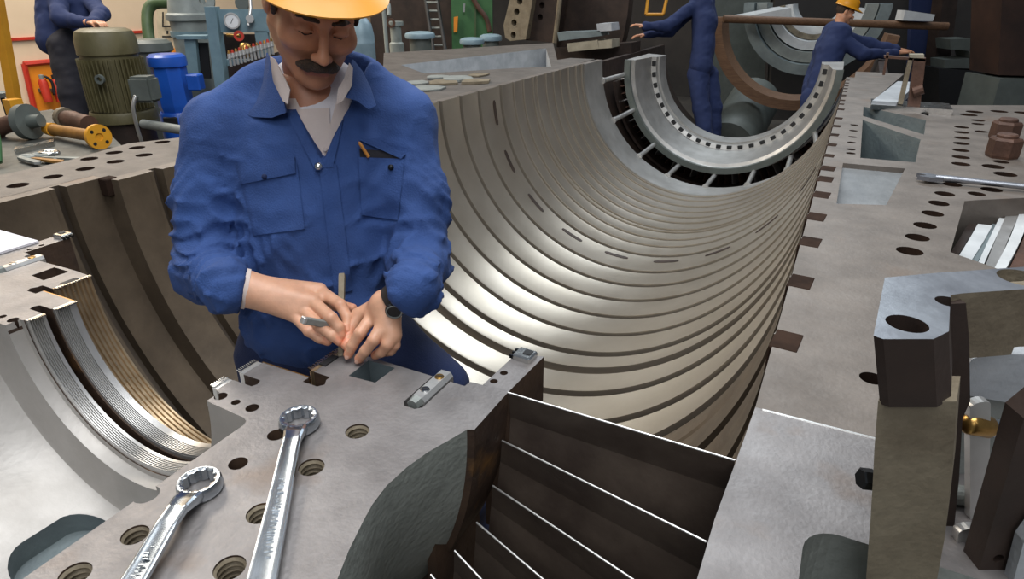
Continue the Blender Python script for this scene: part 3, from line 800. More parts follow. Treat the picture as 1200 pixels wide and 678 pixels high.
# clamp stand near the far end of the right flange
q = PZ(1068, 130, 0)
t = thing('clamp_stand', (q.x, q.y, 0), 'small rusty steel clamp stand on the far end of the right flange', 'clamp')
Yc = q.y
def cp(x, y): return PY(x, y, Yc)
obj('base_plate', slab([(q.x - .22, Yc - .05, 0), (q.x + .2, Yc - .05, 0), (q.x + .2, Yc + .2, 0), (q.x - .22, Yc + .2, 0)], (0, 0, .03)), 'bright_steel', t)
obj('post', slab([cp(1063, 128), cp(1078, 128), cp(1085, 68), cp(1071, 68)], (0, .07, 0)), 'rust_pipe', t)
obj('post', slab([cp(1052, 122), cp(1058, 122), cp(1070, 68), cp(1065, 68)], (0, .05, 0)), 'tan_cast', t)
obj('cross_bar', slab([cp(1036, 68), cp(1085, 72), cp(1085, 69), cp(1036, 65)], (0, .05, 0)), 'rust_pipe', t)
obj('side_strut', slab([cp(1034, 88), cp(1037, 88), cp(1042, 62), cp(1039, 62)], (0, .04, 0)), 'rust_pipe', t)
obj('cap_block', slab([cp(1066, 68), cp(1083, 68), cp(1083, 64), cp(1066, 64)], (0, .09, 0)), 'beige_plank', t)
obj('wing_nut', tube([cp(1070, 108), cp(1082, 104)], .03, 10), 'rust_pipe', t)
# loose bars beside it
A = PZ(1022, 118, .05); B = PZ(1052, 95, .05)
t = obj('flat_bar', slab([A, A + Vector((.13, 0, 0)), B + Vector((.13, 0, 0)), B], (0, 0, -.05)), 'cast_pale'); tag(t, 'short pale flat bar lying on the far right flange beside the clamp', 'bar')
# scraps on the left flange
rr = random.Random(3)
for i, (x, y, s) in enumerate(((500, 104, .2), (520, 97, .16), (538, 93, .18), (560, 88, .13), (512, 91, .12), (556, 96, .15), (488, 97, .14))):
    c = PZ(x, y, .006); pts = []
    for k in range(7):
        a = 2 * PI * k / 7; r = s * rr.uniform(.5, .85); pts.append((c.x + r * math.cos(a), c.y + r * math.sin(a) * 1.2, .003))
    o = obj('gasket_scrap', slab(pts, (0, 0, .010 + .004 * (i % 3))), 'tan_cast' if i % 2 else 'cast_grey')
    tag(o, ('grey gasket scrap on the left flange, nearest the worker shoulder', 'tan gasket scrap on the left flange, second from the worker shoulder', 'grey gasket scrap on the left flange in the middle of the row', 'tan gasket scrap on the left flange, farthest back by the pocket', 'small grey gasket scrap on the left flange beside the pocket rim', 'tan gasket scrap on the left flange close to the bore edge', 'grey gasket scrap on the left flange at the far left, near the drums')[i], 'scrap', 'gasket scraps on the left flange')
# paper on the left edge, behind the gland
o = obj('steel_sheet', slab([(-2.62, .62, .001), (-1.985, .62, .001), (-1.985, .925, .001), (-2.62, .93, .001)], (0, 0, .006)), 'undershirt_white'); tag(o, 'white sheet showing at the left edge behind the gland housing', 'sheet')

# ================================================================ aisle on the left: motors, pipes, bench
def up_at(x, y, base):                     # height reached by pixel row y straight above a base point
    return PF(x, y, fdist(base)).z
def px_m(n, d): return n * d / F_PX

# olive motor
d = 5.2; b = P(137, 100, d); zt = up_at(132, 33, b)
mo = thing('olive_motor', (b.x, b.y, FLOOR_Z), 'large olive green upright electric motor with cooling ribs and grey terminal box', 'motor')
R0 = px_m(32, d); base = Vector((b.x, b.y, 0))
ztop = zt; zc = up_at(132, 62, b); zl = up_at(140, 128, b); zf = up_at(142, 140, b)
obj('fan_cowl', lathe([(0, ztop), (R0 * .72, ztop), (R0 * .9, ztop - .02), (R0 * .98, ztop - .07), (R0, zc), (R0 * .97, zc - .01), (0, zc - .01)], base, n=40), 'motor_olive', mo, 35)
obj('stator', lathe([(0, zc - .005), (R0 * .93, zc - .005), (R0 * .93, zl), (0, zl)], base, n=40), 'motor_olive', mo, 35)
for k in range(44):
    a = 2 * PI * k / 44
    obj('cooling_rib', box(base + Vector((R0 * .96 * math.cos(a), R0 * .96 * math.sin(a), (zc + zl) / 2 - .01)), (.05, .008, zc - zl - .05), Matrix.Rotation(a, 3, 'Z')), 'motor_olive', mo)
obj('flange_ring', lathe([(0, zl), (R0 * 1.08, zl), (R0 * 1.12, zl - .02), (R0 * 1.12, zf), (R0 * .95, zf), (0, zf)], base, n=40), 'motor_olive', mo, 35)
obj('pump_base', lathe([(0, zf), (R0 * .92, zf), (R0 * .95, zf - .3), (R0 * 1.1, FLOOR_Z), (0, FLOOR_Z)], base, n=40), 'dark_brown', mo, 35)
c = PF(170, 104, fdist(b) - .28); tb = obj('terminal_box', box(c, (.17, .16, .19), Matrix.Rotation(YAW, 3, 'Z'), .02, 2), 'motor_grey', mo, 40)
e = PF(117, 93, fdist(b) - .27); obj('lifting_eye', lathe([(.018, -.012), (.035, -.012), (.035, .012), (.018, .012)], e, HEAD, 20, closed=True), 'motor_grey', mo, 40)
t0 = PF(159, 112, fdist(b) - .38); t1 = PF(156, 126, fdist(b) - .40); t2 = PF(161, 150, fdist(b) - .36); t3 = PF(168, 172, fdist(b) - .3)
obj('cable', tube(smooth_path([t0, t1, t2, t3]), .014, 10), 'seal_steel', mo, 180)
# dark cowl of another machine behind it
b2 = P(182, 80, 6.3); z2 = up_at(178, 46, b2)
t = thing('dark_pump', (b2.x, b2.y, FLOOR_Z), 'dark grey upright pump half hidden between olive and blue motors', 'pump')
obj('pump_body', lathe([(0, z2), (.15, z2), (.19, z2 - .03), (.2, z2 - .1), (.17, z2 - .12), (.17, FLOOR_Z), (0, FLOOR_Z)], (b2.x, b2.y, 0), n=32), 'motor_grey', t, 35)
# blue motor
d = 5.5; b = P(203, 105, d); base = Vector((b.x, b.y, 0)); R0 = px_m(20, d)
bl = thing('blue_motor', (b.x, b.y, FLOOR_Z), 'bright blue upright electric motor with a small side box', 'motor')
zt = up_at(199, 63, b); z1 = up_at(199, 74, b); z2 = up_at(203, 124, b); z3 = up_at(205, 130, b); z4 = up_at(205, 152, b)
obj('fan_cowl', lathe([(0, zt), (R0 * .85, zt), (R0 * 1.02, zt - .02), (R0 * 1.06, zt - .06), (R0 * 1.04, z1 - .02), (R0 * .9, z1 - .03), (0, z1 - .03)], base, n=40), 'motor_blue', bl, 35)
obj('stator', lathe([(0, z1 - .02), (R0 * .95, z1 - .02), (R0 * .98, z2 + .02), (R0 * .98, z2), (R0 * .9, z3), (0, z3)], base, n=8), 'motor_blue', bl, 20)
obj('mounting_ring', lathe([(0, z3), (R0 * .95, z3), (R0 * 1.02, z3 - .02), (R0 * 1.05, z4), (R0, FLOOR_Z), (0, FLOOR_Z)], base, n=40), 'motor_blue', bl, 35)
obj('side_box', box(PF(229, 96, fdist(b) - .05), (.11, .11, .13), Matrix.Rotation(YAW, 3, 'Z'), .01), 'motor_blue', bl)
obj('nozzle_opening', box(PF(200, 142, fdist(b) - R0 * 1.0), (.12, .02, .07), Matrix.Rotation(YAW, 3, 'Z'), .008), 'black', bl)
# dark pipe in front of the blue motor
t = thing('floor_pipe', P(200, 153, 4.9), 'dark steel pipe running behind the left flange below the blue motor', 'pipe')
obj('pipe_run', tube([P(168, 145, 5.0), P(262, 160, 4.6)], .035, 16), 'cast_grey', t, 40)
obj('pipe_support', box(P(215, 152, 4.83) - UP * .75, (.05, .05, 1.45)), 'cast_grey', t)
# green bent pipe
t = thing('green_pipe', P(190, 60, 6.6), 'thick green painted pipe bending down behind the blue motor', 'pipe')
gp = [P(208, 3, 6.6), P(194, 3, 6.6), P(182, 4, 6.6), P(175, 9, 6.6), P(172.5, 20, 6.6), P(174, 40, 6.6), P(178, 62, 6.6), P(181, 100, 6.6)]
gp.append(Vector((gp[-1].x, gp[-1].y, FLOOR_Z)))
obj('pipe_bend', tube(smooth_path(gp, 5), .056, 18), 'pipe_green', t, 180)
obj('flange_collar', tube([P(205, 3, 6.6), P(209, 3, 6.6)], .085, 18), 'pipe_green', t, 40)

# hydraulic unit
d = 6.0; hu = thing('hydraulic_unit', P(262, 150, d) * 1.0, 'grey blue hydraulic unit with tank, gauge panel and row of valves', 'hydraulic unit')
hu.location.z = FLOOR_Z
b = P(226, 40, 6.5)
z0 = up_at(222, -15, b); z1 = up_at(222, 17, b); z2 = up_at(222, 36, b); base = Vector((b.x, b.y, 0)); R0 = px_m(22, 6.5)
obj('tank', lathe([(0, z0), (R0 * .8, z0), (R0 * 1.0, z1 + .02), (R0 * 1.15, z1), (R0 * 1.15, z1 - .05), (R0, z1 - .06), (R0 * .98, FLOOR_Z), (0, FLOOR_Z)], base, n=40), 'unit_grey', hu, 35)
obj('tank_band', lathe([(R0 * .9, z2), (R0 * 1.08, z2), (R0 * 1.08, z2 - .05), (R0 * .9, z2 - .05)], base, n=40, closed=True), 'unit_blue', hu, 35)
def hq(x0, y0, x1, y1, d_, th, m, name, skew=0):
    pts = [PV(x0, y0, d_), PV(x1, y0, d_), PV(x1 + skew, y1, d_), PV(x0 + skew, y1, d_)]
    if name == 'frame_post': pts = to_floor(pts)
    return obj(name, slab(pts, HEAD * th), m, hu)
hq(239, 8, 252, 130, 5.75, .10, 'unit_blue', 'frame_post', 8)
hq(250, 11, 318, 38, 5.8, .04, 'unit_blue', 'gauge_panel', 2)
hq(298, 36, 313, 70, 5.8, .05, 'unit_blue', 'frame_post', 3)
hq(252, 70, 300, 77, 5.85, .08, 'unit_blue', 'cross_rail', 1)
hq(205, 42, 240, 46, 5.95, .2, 'unit_blue', 'shelf', 2)
hq(216, 46, 229, 90, 5.98, .05, 'unit_blue', 'side_panel', 4)
hq(229, 50, 243, 92, 6.05, .02, 'black', 'dark_opening', 4)
hq(252, 40, 300, 110, 6.1, .02, 'dark_brown', 'back_board', 4)
g0 = P(272, 24.5, 5.7); gd = (EYE + Vector((-1.2, 0, 0)) - g0).normalized()
ga = obj('pressure_gauge', lathe([(0, -.05), (.062, -.05), (.068, .0), (.068, .018), (.056, .018), (.056, .010), (0, .010)], g0, gd, 28), 'seal_steel', hu, 35)
obj('gauge_face', lathe([(0, .0115), (.055, .0115), (.055, .009), (0, .009)], g0, gd, 28), 'gauge_white', ga)
obj('gauge_needle', box(g0 + gd * .0135, (.05, .004, .002), frame(gd, (.6, 0, .8))), 'black', ga)
g1 = P(293, 22, 5.7); ga2 = obj('pressure_gauge', lathe([(0, -.05), (.03, -.05), (.034, 0), (.034, .018), (0, .018)], g1, gd, 20), 'seal_steel', hu, 35)
obj('gauge_stem', tube([P(291, 30, 5.72), P(294, 10, 5.72), P(293, -4, 5.72)], .014, 10), 'seal_steel', hu, 40)
w0 = P(280, 42, 5.7)
hw = obj('handwheel', lathe([(.020, -.012), (.044, -.012), (.044, .012), (.020, .012)], w0, gd, 20, closed=True), 'red_paint', hu, 40)
obj('valve_stem', tube([P(266, 41, 5.75), P(281, 42, 5.72)], .014, 10), 'brass', hu, 40)
q = P(289, 66, 5.7); obj('brass_filter', lathe([(0, .115), (.035, .11), (.05, .075), (.055, .03), (.05, -.005), (0, -.005)], q, n=20), 'brass', hu, 60)
for k in range(13):
    x = 271 + 4.1 * k; y = 78 - 1.2 * k
    q = P(x, y, 5.55)
    v = obj('valve', tube([q, q + UP * .06, q + UP * .065, q + UP * .105], [.011, .011, .018, .014], 10), 'seal_steel', hu, 40)
    obj('valve_cap', tube([q + UP * .105, q + UP * .13], [.013, .008], 10), 'red_paint' if k % 2 else 'brass', v, 40)
obj('valve_block', slab(to_floor([PV(267, 78, 5.57), PV(325, 61, 5.57), PV(325, 84, 5.57), PV(267, 100, 5.57)]), HEAD * .1), 'dark_brown', hu)
e = P(238, 1, 5.9); obj('pipe_flange', lathe([(.03, -.03), (.1, -.03), (.1, .03), (.03, .03)], e, gd, 24, closed=True), 'unit_grey', hu, 40)
e = P(284, 4, 5.8); obj('dial_case', lathe([(0, -.03), (.06, -.03), (.06, .03), (0, .03)], e, gd, 24), 'motor_grey', hu, 40)
obj('stencil_panel', slab([PV(183, 8, 8.8), PV(199, 6, 8.8), PV(208, 62, 8.8), PV(186, 64, 8.8)], HEAD * .03), 'cream_paint', hu)
for (x0, y0, x1, y1) in ((190, 14, 191.5, 30), (190, 30, 201, 32), (195, 36, 197, 40), (190, 42, 203, 44)):
    obj('stencil_mark', slab([PV(x0, y0, 8.77), PV(x1, y0, 8.77), PV(x1, y1, 8.77), PV(x0, y1, 8.77)], HEAD * .01), 'black', hu)
obj('stencil_stripe', slab([PV(186, 58, 8.77), PV(208, 56, 8.77), PV(208, 61, 8.77), PV(186, 63, 8.77)], HEAD * .01), 'orange_paint', hu)

# fire extinguisher board on the wall
XW = -12.48
t = thing('extinguisher_board', PX(55, 128, XW), 'orange board with a red border behind the fire extinguishers on the cream wall', 'board')
obj('board', slab([PX(x, y, XW + .02) for x, y in ((31, 78), (82, 73), (86, 127), (42, 130))], (-.03, 0, 0)), 'orange_paint', t)
for q0, q1 in (((28, 75), (82, 70)), ((28, 75), (41, 131))):
    a = PX(*q0, XW + .03); b = PX(*q1, XW + .03); obj('border', tube([a, b], .045, 6), 'red_paint', t)
for i, (x, lb) in enumerate(((57, 'red fire extinguisher on the orange board, left one with pale head'), (71, 'red fire extinguisher on the orange board, right one beside the dark trousers'))):
    b = PX(x, 119, XW + .16); zt = PX(x, 92, XW + .16).z; R0 = px_m(4.8 - i * .6, 11)
    t = thing('fire_extinguisher', b, lb, 'extinguisher', 'fire extinguishers on the board')
    obj('cylinder', lathe([(0, b.z), (R0, b.z), (R0, zt - .05), (R0 * .7, zt), (0, zt)], (b.x, b.y, 0), n=20), 'red_paint', t, 50)
    obj('valve_head', lathe([(0, zt), (R0 * .5, zt), (R0 * .55, zt + .07), (0, zt + .08)], (b.x, b.y, 0), n=16), 'unit_grey' if i == 0 else 'black', t, 50)
    obj('hose', tube(smooth_path([(b.x + .05, b.y + .03, zt + .05), (b.x + .07, b.y + R0 * 1.5, zt - .05), (b.x + .05, b.y + R0 * 1.4, b.z + .1)], 5), .022, 8), 'black', t, 180)
    obj('bracket', box((b.x - .09, b.y, (b.z + zt) / 2), (.16, R0 * 1.2, .06)), 'motor_grey', t)

# yellow post at the left edge
a = P(2, 110, 5.2); zt = 2.2
t = thing('yellow_post', (a.x, a.y, FLOOR_Z), 'yellow painted steel post at the left photo edge', 'post')
obj('post_shaft', slab([PV(-14, -10, 5.2), PV(-5, -10, 5.2), PV(18, 118, 5.2), PV(8, 118, 5.2)], HEAD * .08), 'yellow_paint', t)
obj('post_foot', box((P(14, 116, 5.2).x, P(14, 116, 5.2).y, (P(14, 116, 5.2).z + FLOOR_Z) / 2), (.1, .1, P(14, 116, 5.2).z - FLOOR_Z)), 'yellow_paint', t)

# bench with odds and ends
BZ = -.27
bp_ = [PZ(x, y, BZ).xy for x, y in ((-60, 260), (150, 178), (120, 148), (60, 128), (-60, 146))]
t = thing('steel_bench', (bp_[0].x, bp_[0].y, FLOOR_Z), 'low grey steel bench behind the left flange covered in pipe fittings', 'bench')
obj('bench_top', prism([tuple(q) for q in bp_], BZ - .05, BZ), 'bench_steel', t)
cxy = sum((Vector((*q, 0)) for q in bp_), Vector()) / 5
for q in bp_[:2] + bp_[3:]:
    v = Vector((*q, 0)) * .88 + cxy * .12
    obj('leg', box((v.x, v.y, (FLOOR_Z + BZ - .05) / 2), (.08, .08, BZ - .05 - FLOOR_Z)), 'bench_steel', t)
# rusty elbow with grey flange
t = thing('pipe_elbow', PZ(20, 165, BZ), 'rust brown pipe elbow with thick grey flange disc on the bench', 'pipe fitting')
c = PZ(28, 166, BZ) + UP * .12; dv = (P(36, 135, 4) - P(20, 140, 4)).normalized()
fd = P(34, 139, fdist(c) / _cp * 1.0); ax = Vector((.93, .33, .1)).normalized()
fc = PZ(38, 163, BZ) + UP * .116
obj('flange_disc', lathe([(.03, -.025), (.115, -.025), (.115, .025), (.03, .025)], fc, ax, 32, closed=True), 'motor_grey', t, 35)
obj('elbow', tube(smooth_path([fc, fc - ax * .12, fc - ax * .24 - UP * .03, fc - ax * .28 - UP * .08, fc - ax * .30 - UP * .11]), .055, 18), 'rust_pipe', t, 180)
obj('stub', tube([fc, fc + ax * .11], [.045, .04], 18), 'motor_grey', t, 35)
# ochre pipe with flange
a = PZ(64, 162, BZ) + UP * .06; b = PZ(119, 174, BZ) + UP * .075; dv = (b - a).normalized()
t = thing('ochre_pipe', PZ(95, 170, BZ), 'ochre yellow pipe piece with a drilled round flange on the bench', 'pipe')
obj('pipe_body', tube([a, b], .038, 20), 'ochre_pipe', t, 35)
obj('end_cap', tube([a - dv * .06, a + dv * .02], [.04, .045], 20), 'yellow_paint', t, 35)
fo = obj('flange', lathe([(.0, -.014), (.078, -.014), (.078, .014), (.024, .014), (.024, .006), (0, .006)], b, dv, 32), 'yellow_paint', t, 35)
R = frame(dv)
for k in range(4):
    a2 = PI / 4 + PI / 2 * k; c2 = b + R @ Vector((.053 * math.cos(a2), .053 * math.sin(a2), .0145)); obj('flange_hole', tube([c2 - dv * .002, c2 + dv * .001], .011, 12), 'black', fo)
# valve body behind
a = PZ(78, 152, BZ) + UP * .09; b = PZ(108, 158, BZ) + UP * .07
t = thing('valve_body', PZ(90, 156, BZ), 'brown brass valve body lying behind the ochre pipe', 'valve')
obj('body', tube([a, a + (b - a) * .4, a + (b - a) * .5, b], [.05, .065, .06, .062], 16), 'rust_pipe', t, 40)
obj('neck', lathe([(.03, 0), (.07, 0), (.07, .04), (.03, .04)], a, (b - a), 20, closed=True), 'tan_cast', t, 40)
# straight edge
a = PZ(18, 181, BZ); b = PZ(64, 171, BZ)
t = obj('straight_edge', slab([a, b, b + Vector((-.08, .05, 0)), a + Vector((-.08, .05, 0))], (0, 0, .03)), 'bright_steel'); tag(t, 'bright steel straight edge bar lying on the bench', 'bar')
# loose shackles and rings
rr = random.Random(5)
for i, (x, y, R0, lb) in enumerate(((33, 186, .05, 'steel shackle on the bench near the left photo edge'), (48, 184, .045, 'steel shackle on the bench beside the shiny ring'), (58, 181, .06, 'shiny ring among the shackles on the bench'), (62, 190, .04, 'small dark shackle on the bench nearest the left flange'))):
    q = PZ(x, y, BZ) + UP * .012
    o = obj('ring_shackle', lathe([(R0 * (.72 + .28 * math.cos(u)) , .012 * math.sin(u)) for u in [2 * PI * k / 10 for k in range(10)]], q, (rr.uniform(-.1, .1), rr.uniform(-.1, .1), 1), 24, closed=True), 'bright_steel' if i == 2 else 'cast_grey', None, 60); tag(o, lb, 'shackle', 'loose shackles on the bench')
t = obj('green_hook', tube(smooth_path([PZ(0, 196, BZ) + UP * .03, PZ(6, 190, BZ) + UP * .15, PZ(2, 178, BZ) + UP * .25], 5), .02, 10), 'cabinet_green', None, 60); tag(t, 'green painted hook standing on the bench at the left photo edge', 'hook')
for i, (x, y) in enumerate(((24, 189), (40, 190), (52, 189))):
    a = PZ(x, y, BZ) + UP * .015; b = a + Vector((.22, -.02 + .05 * i, 0)); o = obj('spanner_tool', slab([a + Vector((0, .012, 0)), a + Vector((0, -.012, 0)), b + Vector((0, -.02, 0)), b + Vector((.02, 0, 0)), b + Vector((0, .02, 0))], (0, 0, .014)), 'cast_grey' if i != 1 else 'ochre_pipe')
    tag(o, ('dark flat spanner on the bench at the left photo edge', 'short ochre bar among the shackles on the bench', 'dark flat spanner on the bench nearest the left flange corner')[i], 'tool')
# wall fixture at left edge: teal bowl on a stand
a = P(2, 112, 5.9); t = thing('drinking_bowl', (a.x, a.y, FLOOR_Z), 'small grey green bowl on a thin stand at the left photo edge', 'stand')
obj('bowl', lathe([(0, -.02), (.07, -.01), (.09, .03), (.08, .03), (.06, 0), (0, -.01)], a, n=20), 'unit_grey', t, 50)
obj('stand_pole', tube([a - UP * .02, (a.x, a.y, FLOOR_Z)], .02, 10), 'black', t, 40)

# ================================================================ behind the worker's hat
b = P(424, 50, 7.6); R0 = px_m(15, 7.6); zt = up_at(424, 28, b)
t = thing('grey_cylinder', (b.x, b.y, FLOOR_Z), 'grey blue domed gas cylinder standing right behind the hat brim', 'cylinder')
obj('shell', lathe([(0, zt + .1), (R0 * .5, zt + .07), (R0 * .85, zt), (R0, zt - .12), (R0, zt - .2), (R0 * 1.02, zt - .21), (R0, zt - .22), (R0, FLOOR_Z), (0, FLOOR_Z)], (b.x, b.y, 0), n=32), 'drum_blue', t, 60)
t = thing('standpipe', (P(449, 3, 8.0).x, P(449, 3, 8.0).y, FLOOR_Z), 'thin grey standpipe with bent tap beside the gas cylinder', 'pipe')
a = P(449, 3, 8.0); obj('riser', tube([(a.x, a.y, FLOOR_Z), a + UP * .1], .025, 12), 'unit_grey', t, 40)
obj('tap', tube(smooth_path([P(449, 4, 8.0), P(455, 5, 8.0), P(456, 18, 8.0)], 5), .026, 10), 'unit_grey', t, 60)
b = P(464, 40, 8.8); zt = up_at(463, 25, b)
t = thing('grey_valve_column', (b.x, b.y, FLOOR_Z), 'grey flanged valve column left of the low blue drum', 'valve')
obj('column', lathe([(0, zt), (.11, zt), (.11, zt - .05), (.075, zt - .06), (.075, zt - .26), (.1, zt - .28), (.1, FLOOR_Z), (0, FLOOR_Z)], (b.x, b.y, 0), n=24), 'unit_grey', t, 40)
obj('handwheel', lathe([(.03, -.015), (.06, -.015), (.06, .015), (.03, .015)], P(458, 27, 8.55), HEAD, 18, closed=True), 'rust_pipe', t, 40)
for (x, y, rpx, d, lb) in ((492, 39, 17, 8.5, 'low grey blue drum with a round lid right of the valve column'), (553, 46, 14, 8.7, 'grey blue drum lid in front of the green cabinet, left of two'), (575, 42, 13, 8.95, 'grey blue drum lid beside the green cabinet, right of two')):
    b = P(x, y, d); R0 = px_m(rpx, d); zt = b.z
    t = thing('blue_drum', (b.x, b.y, FLOOR_Z), lb, 'drum', 'grey blue drums')
    obj('lid', lathe([(0, zt + .03), (R0 * .7, zt + .02), (R0, zt), (R0 * 1.05, zt - .03), (R0, zt - .06), (0, zt - .06)], (b.x, b.y, 0), n=32), 'drum_blue', t, 50)
    obj('drum_body', lathe([(0, zt - .06), (R0 * .75, zt - .06), (R0 * .78, FLOOR_Z), (0, FLOOR_Z)], (b.x, b.y, 0), n=32), 'motor_grey', t, 50)
# ladder
t = thing('steel_ladder', (P(516, 56, 9.3).x, P(516, 56, 9.3).y, FLOOR_Z), 'dark steel ladder leaning left of the green cabinet', 'ladder')
for x0, x1 in ((497, 508), (511, 522)):
    a = P(x0, -10, 9.5); b = P(x1, 60, 9.3); obj('rail', tube([a, b, b + (b - a).normalized() * 1.2], .028, 8), 'black', t)
for k in range(7):
    u = k / 7 + .04; obj('rung', tube([P(497 + 11 * u, -10 + 70 * u, 9.45), P(511 + 11 * u, -10 + 70 * u, 9.45)], .016, 8), 'cast_grey', t)
# dark brown partition
c0 = P(440, 70, 9.6)
t = obj('dark_partition', slab(to_floor([PV(432, -30, 10.4), PV(528, -30, 10.4), PV(528, 62, 10.4), PV(432, 75, 10.4)]), HEAD * .1), 'dark_brown'); tag(t, 'dark brown steel partition behind the pipes and ladder', 'partition')
# green cabinet with a red hose
t = thing('green_cabinet', (P(555, 55, 9.2).x, P(555, 55, 9.2).y, FLOOR_Z), 'tall green steel cabinet with a red hose across its door', 'cabinet')
obj('cabinet_body', slab(to_floor([PV(528, -40, 9.6), PV(576, -40, 9.6), PV(576, 120, 9.6), PV(530, 120, 9.6)]), HEAD * .6), 'cabinet_green', t)
obj('door_edge', slab([PV(556, -40, 9.57), PV(558, -40, 9.57), PV(558, 60, 9.57), PV(556, 60, 9.57)], HEAD * .04), 'pipe_green', t)
obj('hose', tube(smooth_path([PV(551, -8, 9.5), PV(560, 8, 9.5), PV(570, 22, 9.5), PV(574, 38, 9.5)], 5), .035, 10), 'rust_pipe', t, 180)
obj('handle', slab([PV(543, 4, 9.57), PV(545.5, 4, 9.57), PV(545, 14, 9.57), PV(542.5, 14, 9.57)], HEAD * -.05), 'unit_grey', t)
obj('padlock_tag', slab([PV(532, 20, 9.57), PV(537, 19, 9.57), PV(536, 37, 9.57), PV(532, 38, 9.57)], HEAD * -.04), 'orange_paint', t)

# upright casing flange with bolt holes
Y0 = 8.6
t = thing('upright_casing_half', (PY(640, 50, Y0).x, Y0, -.05), 'rust brown casing half standing upright with a tan drilled flange edge', 'casing half')
bm = slab([PY(x, y, Y0) for x, y in ((592, 44), (590, 30), (596, 5), (606, -30), (632, -30), (624, 0), (619, 30), (616, 46), (598, 48))], (0, .25, 0))
cbm = bmesh.new()
for (x, y) in ((609, 1.5), (605.5, 13.5), (602.5, 26.5), (601.5, 41), (613, -10)): q = PY(x, y, Y0); add_cyl(cbm, q - Vector((0, .1, 0)), q + Vector((0, .15, 0)), .042, 18)
obj('drilled_flange', cut(bm, cbm), 'tan_cast', t)
bm = slab([PY(x, y, Y0 + .12) for x, y in ((616, 47), (619, 30), (624, 0), (632, -30), (664, -30), (656, 0), (650, 50))], (0, .25, 0))
cbm = bmesh.new()
for (x, y) in ((635, 6), (633, 20)): q = PY(x, y, Y0 + .12); add_cyl(cbm, q - Vector((0, .1, 0)), q + Vector((0, .1, 0)), .04, 18)
obj('side_shell', cut(bm, cbm), 'dark_brown', t)
obj('shell_edge', tube([PY(658, -30, Y0 + .1), PY(656, 0, Y0 + .1), PY(650, 50, Y0 + .1)], .035, 8), 'tan_cast', t)
bm = slab([PY(x, y, Y0 + .5) for x, y in ((652, 55), (660, -30), (740, -30), (735, 20), (730, 45), (720, 75))], (0, .2, 0)); obj('inner_shell', bm, 'dark_brown', t)
# timbers on the far end
for i, (pts, m, lb) in enumerate((((((653, 38), (703, 36), (705, 42), (655, 48))), 'cast_teal', 'pale grey timber, upper one of the stack behind the bore end'), (((664, 51), (700, 47), (702, 57), (666, 61)), 'beige_plank', 'beige timber block behind the bore end'), (((701, 48), (717, 46), (717, 56), (702, 57)), 'beige_plank', 'short beige block end at the right of the timbers'), (((699, 28), (716, 27), (717, 36), (700, 37)), 'cast_pale', 'small grey metal block held by the far worker'))):
    o = obj('timber_block', slab([PY(x, y, 8.25) for x, y in pts], (0, .3, 0)), m); tag(o, lb, 'block')
o = obj('support_frame', slab([PY(x, y, 8.62) for x, y in ((652, 56), (740, 50), (740, 75), (650, 80))], (0, .4, 0)), 'dark_brown'); tag(o, 'dark brown support frame under the timbers behind the bore', 'frame')

# ================================================================ far end: rings, pipe, bar
bx_ = [P(848, 22, 9.0), P(1110, 31, 9.0)]
t = obj('long_bar', tube([bx_[0], bx_[1]], .052, 14), 'wood_brown', None, 40); tag(t, 'long brown bar lying level across the far machinery', 'bar')
def half_ring(name, cpx, d, rpx, prof_, m, label, tilt=0.0, a0=1.0, a1=2.0, parent=None, cat='ring'):
    c = P(*cpx, d); s = d / F_PX
    ax = Matrix.Rotation(tilt, 3, 'Z') @ Vector((0, 1, 0))
    bm = lathe([(r * s, h) for r, h in prof_], c, ax, 64, closed=True, a0=PI * a0, a1=PI * a1, xdir=(1, 0, 0))
    o = obj(name, bm, m, parent, 30)
    if label: tag(o, label, cat)
    return o
# lathe frame: x = across, y = axis x across ; angle PI..2PI is checked in the render
fr = thing('far_bearing_ring', P(940, 120, 11), 'nested silver and grey half rings of a bearing housing behind the far workers', 'bearing')
half_ring('outer_ring', (956, 4), 10.6, 1, ((80, -.05), (68, -.05), (64, .5), (80, .5)), 'cast_teal', None, 0, 0, 1, fr)
half_ring('middle_ring', (956, 4), 10.6, 1, ((66, .05), (54, .05), (52, .6), (66, .6)), 'unit_grey', None, 0, 0, 1, fr)
half_ring('silver_liner', (957, 3), 10.6, 1, ((53, .1), (43, .1), (40, .7), (53, .7)), 'silver_paint', None, 0, .04, .96, fr)
half_ring('beige_band', (958, 2), 10.6, 1, ((42.5, .2), (37, .2), (35, .8), (42.5, .8)), 'tan_cast', None, 0, .04, .96, fr)
half_ring('inner_liner', (958, 2), 10.6, 1, ((36.5, .25), (28, .25), (26, .85), (36.5, .85)), 'silver_paint', None, 0, .04, .96, fr)
br2 = half_ring('brown_ring', (942, 22), 8.9, 1, ((104, -.05), (92, -.05), (88, .25), (104, .25)), 'wood_brown', 'dark brown half ring curving behind the far worker legs', 0, 0.05, 1.0)
o = obj('silver_trough', slab([PV(870, 20, 10.5), PV(927, 9, 10.5), PV(928, 24, 10.5), PV(872, 25, 10.5)], HEAD * .6), 'silver_paint'); tag(o, 'bright silver trough end above the long brown bar', 'trough')
o = obj('silver_block', slab([PV(1058, 24, 8.9), PV(1061, 12, 8.9), PV(1096, 17, 8.9), PV(1093, 25, 8.9)], HEAD * .2), 'silver_paint'); tag(o, 'small silver block on the long brown bar at right', 'block')
A = P(852, 172, 9.7); B = P(884, 118, 10.6)
o = obj('steam_pipe', tube([A, B], .40, 40), 'motor_grey', None, 40); tag(o, 'wide grey blue pipe slanting up behind the far worker legs', 'pipe')
o = obj('grey_screen', slab(to_floor([PV(840, -30, 12.4), PV(905, -30, 12.4), PV(905, 60, 12.4), PV(840, 60, 12.4)]), HEAD * .2), 'motor_grey'); tag(o, 'dull grey screen standing far behind the bar', 'screen')
